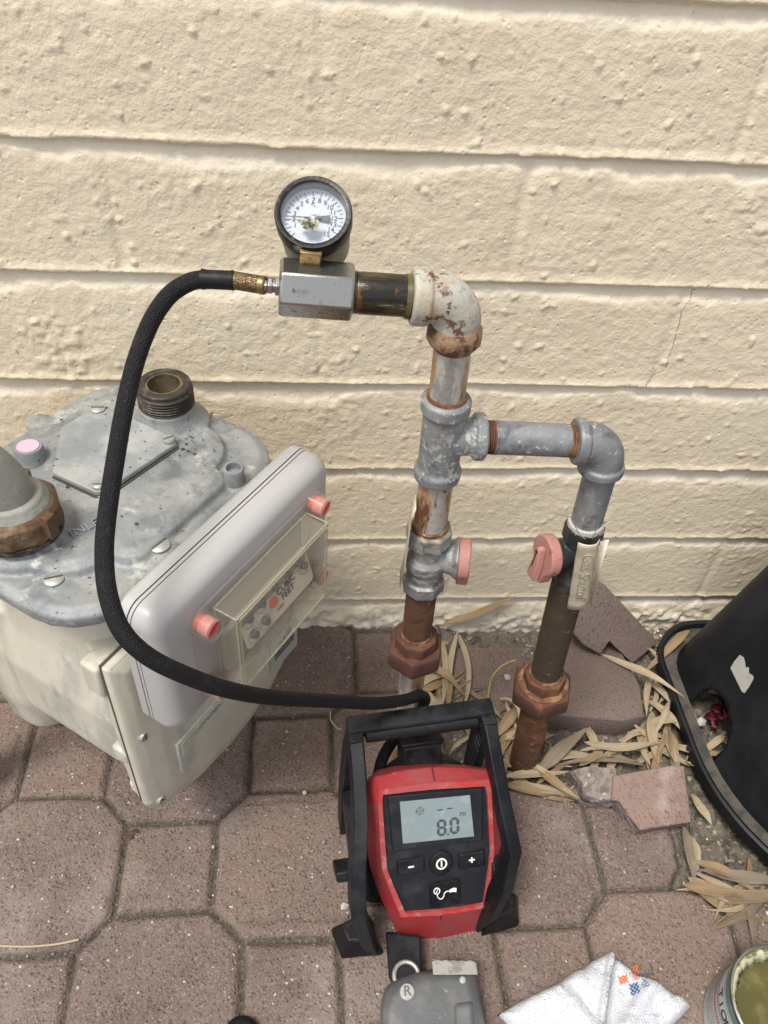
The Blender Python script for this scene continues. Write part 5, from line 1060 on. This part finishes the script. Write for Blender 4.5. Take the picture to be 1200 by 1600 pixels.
bB = [V((p.x+.002, p.y+.010, -.002)) for p in tB]
solid('broken_paver', tB, bB, m_pavp, 'pinkish broken paver piece with ragged left edge lying beside the black box', faces=[4, 5, 6, 7, 8])
tC = [PZ(893, 1204, .020), PZ(915, 1198, .030), PZ(962, 1200, .036), PZ(966, 1225, .037), PZ(962, 1250, .034), PZ(935, 1250, .026), PZ(912, 1244, .020), PZ(908, 1222, .024)]
solid('broken_paver_rubble', tC, [V((p.x, p.y+.004, -.004)) for p in tC], m_pavbr, 'small grey rubble lump at the ragged end of the pinkish broken paver', bmat=m_pavbr)

# ------------------------------------------------------------------ dry bamboo leaves
rl = random.Random(21); LEAVES = []
GRP = 'dry bamboo leaves scattered round the pipes'
def leaf(p, q, wd, sag=.006, mat=None, label=None, curl=.5, bend=0., twist=0., grp=True, mid=.42):
    wd *= .86; n_, w_ = 18, 6; d_ = q-p; L_ = d_.length; t = d_.normalized(); side = t.cross(Z0); side = side.normalized() if side.length > .2 else V((1, 0, 0)); up = side.cross(t).normalized()
    up = up if up.z >= 0 else -up
    vs, uvs = [], []
    ph = rl.uniform(0, 6)
    for i in range(n_+1):
        s_ = i/n_; hw = wd*.5*max(.015, (math.sin(math.pi*min(1, s_**.75))**.8))*(1+.06*math.sin(s_*9+ph)); c = p.lerp(q, s_)+up*(sag*math.sin(math.pi*s_)+.0016*math.sin(s_*8+ph)) + side*(bend*L_*math.sin(math.pi*s_)*.5)
        tw_ = twist*(s_-.5)+.15*math.sin(s_*5+ph); sv = side*math.cos(tw_)+up*math.sin(tw_); uv_ = up*math.cos(tw_)-side*math.sin(tw_)
        for j in range(w_+1):
            k = (j/w_)*2-1; a = k*(1-.25*curl*k*k); vs.append(c+sv*(hw*a)+uv_*(hw*curl*k*k*.9)); uvs.append((s_, j/w_))
    m = MB().add(vs, [(i*(w_+1)+j, (i+1)*(w_+1)+j, (i+1)*(w_+1)+j+1, i*(w_+1)+j+1) for i in range(n_) for j in range(w_)])
    # keep it on top of whatever ground is below
    for v_ in m.v: v_.z = max(v_.z, ground_z(v_.x, v_.y)+.0008)
    o = m.build('dry_leaf', mat or rl.choice([m_leaf]*6+[m_leafo]*2+[m_leafd]*2), solid=.0005, uv=uvs)
    tag(o, label or 'one of the tan dry bamboo leaves heaped on the soil round the risers', 'leaf', GRP if grp else None)
    if grp: LEAVES.append((o, (p+q)/2, wd, L_, mat or o.data.materials[0]))
    return o
def lf(x0, y0, z0, x1, y1, z1, w_, **k): return leaf(PZ(x0, y0, z0), PZ(x1, y1, z1), w_, **k)
leaf(PY(690, 978, -.012), PY(806, 932, -.006), .018, sag=-.004, curl=.35, label='pale tan leaf lying along the wall foot beside the left riser', grp=False)
lf(668, 1035, .03, 728, 1088, .012, .015, label='brown curled leaf right of the left union nut, pointing down to the inflator', grp=False, mat=m_leafo)
lf(938, 1022, .030, 1070, 1088, .034, .016, label='long cream leaf stretching from the leaning paver onto the box rim', grp=False)
lf(1078, 984, .030, 1006, 1052, .010, .017, label='upright pale leaf between the leaning paver and the black box', grp=False)
lf(842, 1205, .012, 918, 1137, .034, .024, label='broad leaf sticking up in front of the octagonal loose paver', grp=False, curl=.25)
lf(1066, 1290, .004, 1085, 1385, .006, .016, label='narrow twisted leaf running down beside the pinkish broken paver', grp=False)
LV = [(698, 1090, .01, 716, 985, .012, .013), (700, 1040, .008, 695, 1130, .012, .016), (690, 1000, .004, 690, 1110, .02, .012), (712, 985, .004, 720, 1120, .01, .012), (655, 1130, .01, 700, 1085, .012, .018),
 (720, 1110, .008, 742, 1165, .012, .012), (735, 1150, .01, 700, 1180, .006, .008), (780, 1150, .01, 812, 1105, .02, .022), (778, 1180, .004, 810, 1135, .01, .020), (790, 1095, .012, 812, 1150, .016, .008), (782, 1160, .006, 830, 1150, .012, .018), (765, 1185, .004, 800, 1200, .006, .014),
 (788, 1212, .012, 890, 1206, .014, .015), (790, 1225, .006, 870, 1240, .008, .020), (835, 1195, .016, 908, 1248, .022, .017), (812, 1190, .020, 878, 1225, .012, .012), (850, 1190, .012, 935, 1184, .012, .018), (870, 1196, .010, 1000, 1190, .014, .010),
 (912, 1160, .014, 1040, 1158, .020, .015), (905, 1172, .010, 1015, 1175, .012, .009), (940, 1182, .010, 1000, 1170, .016, .010), (945, 1186, .008, 1008, 1196, .010, .013), (1000, 1165, .016, 1015, 1198, .006, .011), (1010, 1095, .012, 1062, 1140, .014, .017), (1008, 1130, .010, 1058, 1128, .022, .015),
 (1020, 1110, .010, 1030, 1195, .010, .020), (1045, 1140, .012, 1062, 1200, .008, .019), (1012, 1060, .006, 1060, 1105, .014, .015), (1018, 1050, .006, 1010, 1120, .010, .014), (1024, 1145, .018, 1048, 1092, .020, .012), (1052, 1175, .006, 1075, 1260, .006, .016), (1078, 1240, .004, 1112, 1290, .006, .016),
 (1030, 1198, .006, 1040, 1150, .018, .012), (1040, 1005, .004, 1070, 985, .020, .006), (1030, 1040, .010, 1052, 1075, .006, .010),
 (1085, 1345, .008, 1185, 1395, .010, .018), (1068, 1382, .010, 1160, 1400, .012, .020), (1095, 1360, .012, 1230, 1378, .012, .020), (1110, 1395, .008, 1240, 1396, .010, .018), (1075, 1370, .006, 1140, 1412, .008, .016), (1140, 1372, .004, 1200, 1372, .010, .012), (1088, 1362, .008, 1075, 1300, .004, .012), (1120, 1410, .006, 1230, 1408, .006, .014),
 (1066, 1000, .006, 1092, 960, .020, .008), (1048, 1020, .006, 1094, 992, .012, .007), (1100, 1175, .006, 1135, 1150, .014, .014), (1128, 1120, .008, 1170, 1130, .012, .014), (1070, 1190, .004, 1112, 1215, .006, .012), (1105, 1080, .006, 1150, 1095, .010, .010),
 (800, 1222, .008, 905, 1250, .010, .014), (868, 1232, .006, 885, 1265, .004, .006), (905, 1195, .016, 960, 1182, .018, .014), (1004, 1010, .004, 1040, 1040, .010, .010), (665, 1075, .004, 690, 1125, .010, .014), (742, 1105, .006, 770, 1130, .010, .012)]
for k, t_ in enumerate(LV): lf(*t_, sag=rl.uniform(.001, .008), curl=rl.uniform(.1, .9), bend=rl.uniform(-.24, .24), twist=rl.uniform(-1.8, 1.8))
for k in range(46):      # more of the same heap, tucked lower
    cx_, cy_ = rl.choice([(1035, 1150), (1050, 1090), (840, 1215), (930, 1180), (700, 1080), (1130, 1395), (790, 1165), (1060, 1180), (1180, 1400)]); a_ = rl.uniform(0, 6.28); l_ = rl.uniform(.03, .06)
    c = PZ(cx_+rl.uniform(-35, 35), cy_+rl.uniform(-22, 22), .002); dv_ = V((math.cos(a_)*l_, math.sin(a_)*l_, rl.uniform(-.004, .008)))
    if c.x > .84 and -.30 < c.y < -.1: c.x = .79
    leaf(c-dv_, c+dv_, rl.uniform(.008, .018), sag=rl.uniform(0, .006), curl=rl.uniform(.1, 1.3), bend=rl.uniform(-.35, .35), twist=rl.uniform(-2, 2))
# name each by its heap and its place in it
def scr(p): d_ = p-CAMP; f_ = d_.dot(CF); return 600+1250*d_.dot(CR)/f_, 800-1250*d_.dot(CU)/f_
ZN = {}
for t_ in LEAVES:
    x_, y_ = scr(t_[1])
    z_ = ('inside the arched opening' if (x_ > 1062 and 1060 < y_ < 1235) else 'below the black box' if y_ > 1270 else 'between the two risers' if x_ < 835 and y_ < 1190
          else 'left of the black box' if x_ > 985 and y_ < 1210 else 'before the octagonal loose paver')
    ZN.setdefault(z_, []).append((x_, t_))
ORD = 'first second third fourth fifth sixth seventh eighth ninth tenth eleventh twelfth thirteenth fourteenth fifteenth sixteenth seventeenth eighteenth nineteenth twentieth'.split()
def ordn(k): 
    return ORD[k] if k < 20 else ('twenty-' if k < 29 else 'thirty-' if k < 39 else 'forty-')+ORD[(k-20) % 10] if (k-19) % 10 else {29: 'thirtieth', 39: 'fortieth'}.get(k, 'last')
for z_, l_ in ZN.items():
    l_.sort(key=lambda e: e[0])
    for k, (_, t_) in enumerate(l_):
        t_[0]['label'] = ('%s %s dry leaf, %s from left %s' % ('broad' if t_[2] > .016 else 'narrow', 'ochre' if t_[4] == m_leafo else 'greyish' if t_[4] == m_leafd else 'cream', ordn(k), z_)); t_[0]['group'] = 'dry bamboo leaves ' + z_
yl = lf(738, 1075+20, .03, 760, 1180, .010, .040, mat=m_leafg, label='wide yellow green leaf seen through the inflator handle', grp=False, curl=.3)
# crumbs of leaf and twig over the soil
lt = MB(); rk = random.Random(77); csl = [e for e in sl]
for _ in range(900):
    i, j = csl[rk.randrange(len(csl))]; c = V((gx[i], gy[j], h[i, j]+.0012)); a_ = rk.uniform(0, 6.28); L_ = .0015*(6**rk.random()); wd_ = L_*rk.uniform(.15, .6)
    if not (.3 < c.x < 1.2): continue
    e1 = V((math.cos(a_), math.sin(a_), rk.uniform(-.3, .4)))*L_; e2 = V((-math.sin(a_), math.cos(a_), rk.uniform(-.3, .3)))*wd_
    lt.add([c-e1-e2*.4, c-e2, c+e1*.9, c+e2, c-e1*.6+e2*.8], [(0, 1, 2, 3, 4)], rk.choice((0, 1, 1, 2)))
for _ in range(130):
    i, j = csl[rk.randrange(len(csl))]; c = V((gx[i], gy[j], h[i, j]+.0018)); a_ = rk.uniform(0, 6.28); L_ = rk.uniform(.008, .026)
    if not (.3 < c.x < 1.2): continue
    d_ = V((math.cos(a_), math.sin(a_), rk.uniform(-.1, .25)))*L_; b_ = V((-d_.y, d_.x, 0))*rk.uniform(-.3, .3); lt.tube(catmull([c-d_*.5, c+b_*.5, c+d_*.5], 3), rk.uniform(.0003, .0009), 5, rk.choice((1, 2)))
lo_ = lt.build('leaf_litter', [m_leaf, m_leafd, m_rustdark], solid=0, flat=True); lo_['kind'] = 'stuff'; tag(lo_, 'crumbled leaf bits and thin twigs strewn over the soil', 'leaf litter')

# thin stems: a green sprig and pale straws
def straw(P, r, mat, label):
    tag(MB().tube(catmull(P, 6), r, 6).build('straw', mat), label, 'straw')
straw([PZ(762, 1095, .004), PZ(768, 1060, .03), PZ(785, 1040, .045), PZ(806, 1031, .050)], .0011, m_leafg, 'thin curved green stem rising between the two risers')
straw([PZ(783, 1092, .012), PZ(798, 1094, .028), PZ(810, 1108, .030), PZ(812, 1128, .022)], .0026, m_leaf, 'curled tan strip left of the right union nut')
straw([PZ(516, 1112, .004), PZ(517, 1125, .009), PZ(526, 1137, .006), PZ(533, 1140, .004)], .0009, m_paper, 'short pale curved straw between the pavers behind the inflator')
straw([PZ(0, 1478, .002), PZ(45, 1479, .004), PZ(90, 1475, .004), PZ(123, 1468, .005)], .0012, m_leaf, 'thin straw lying across the joint at the left edge')
bt = lf(195, 1314, .003, 217, 1296, .006, .0075, mat=m_maroon, label='small dark brown pod lying beside a paver joint under the meter', grp=False)
# pale pebbles
for (px, py, s_, lb) in ((538, 1415, .0055, 'white stone chip against the left foot of the inflator'), (476, 1238, .0032, 'small cream pebble on the paver left of the inflator'), (333, 1323, .0022, 'tiny white pebble in the joint below the meter'), (20, 1385, .0022, 'tiny white pebble on the leftmost octagonal paver'),
                    (448, 1143, .0026, 'pale chip on the square paver below the hose'), (793, 1058, .006, 'whitish stone between the two risers'), (1095, 1128, .008, 'white stone in the arched opening of the black box')):
    c = PZ(px, py, .003); r_ = random.Random(px); m = MB().add([c+V((p.x*r_.uniform(.8, 1.3), p.y*r_.uniform(.7, 1.2), p.z*r_.uniform(.6, 1)))*s_ for p in ico], icf)
    tag(m.build('pebble', m_paper, flat=True), lb, 'pebble')
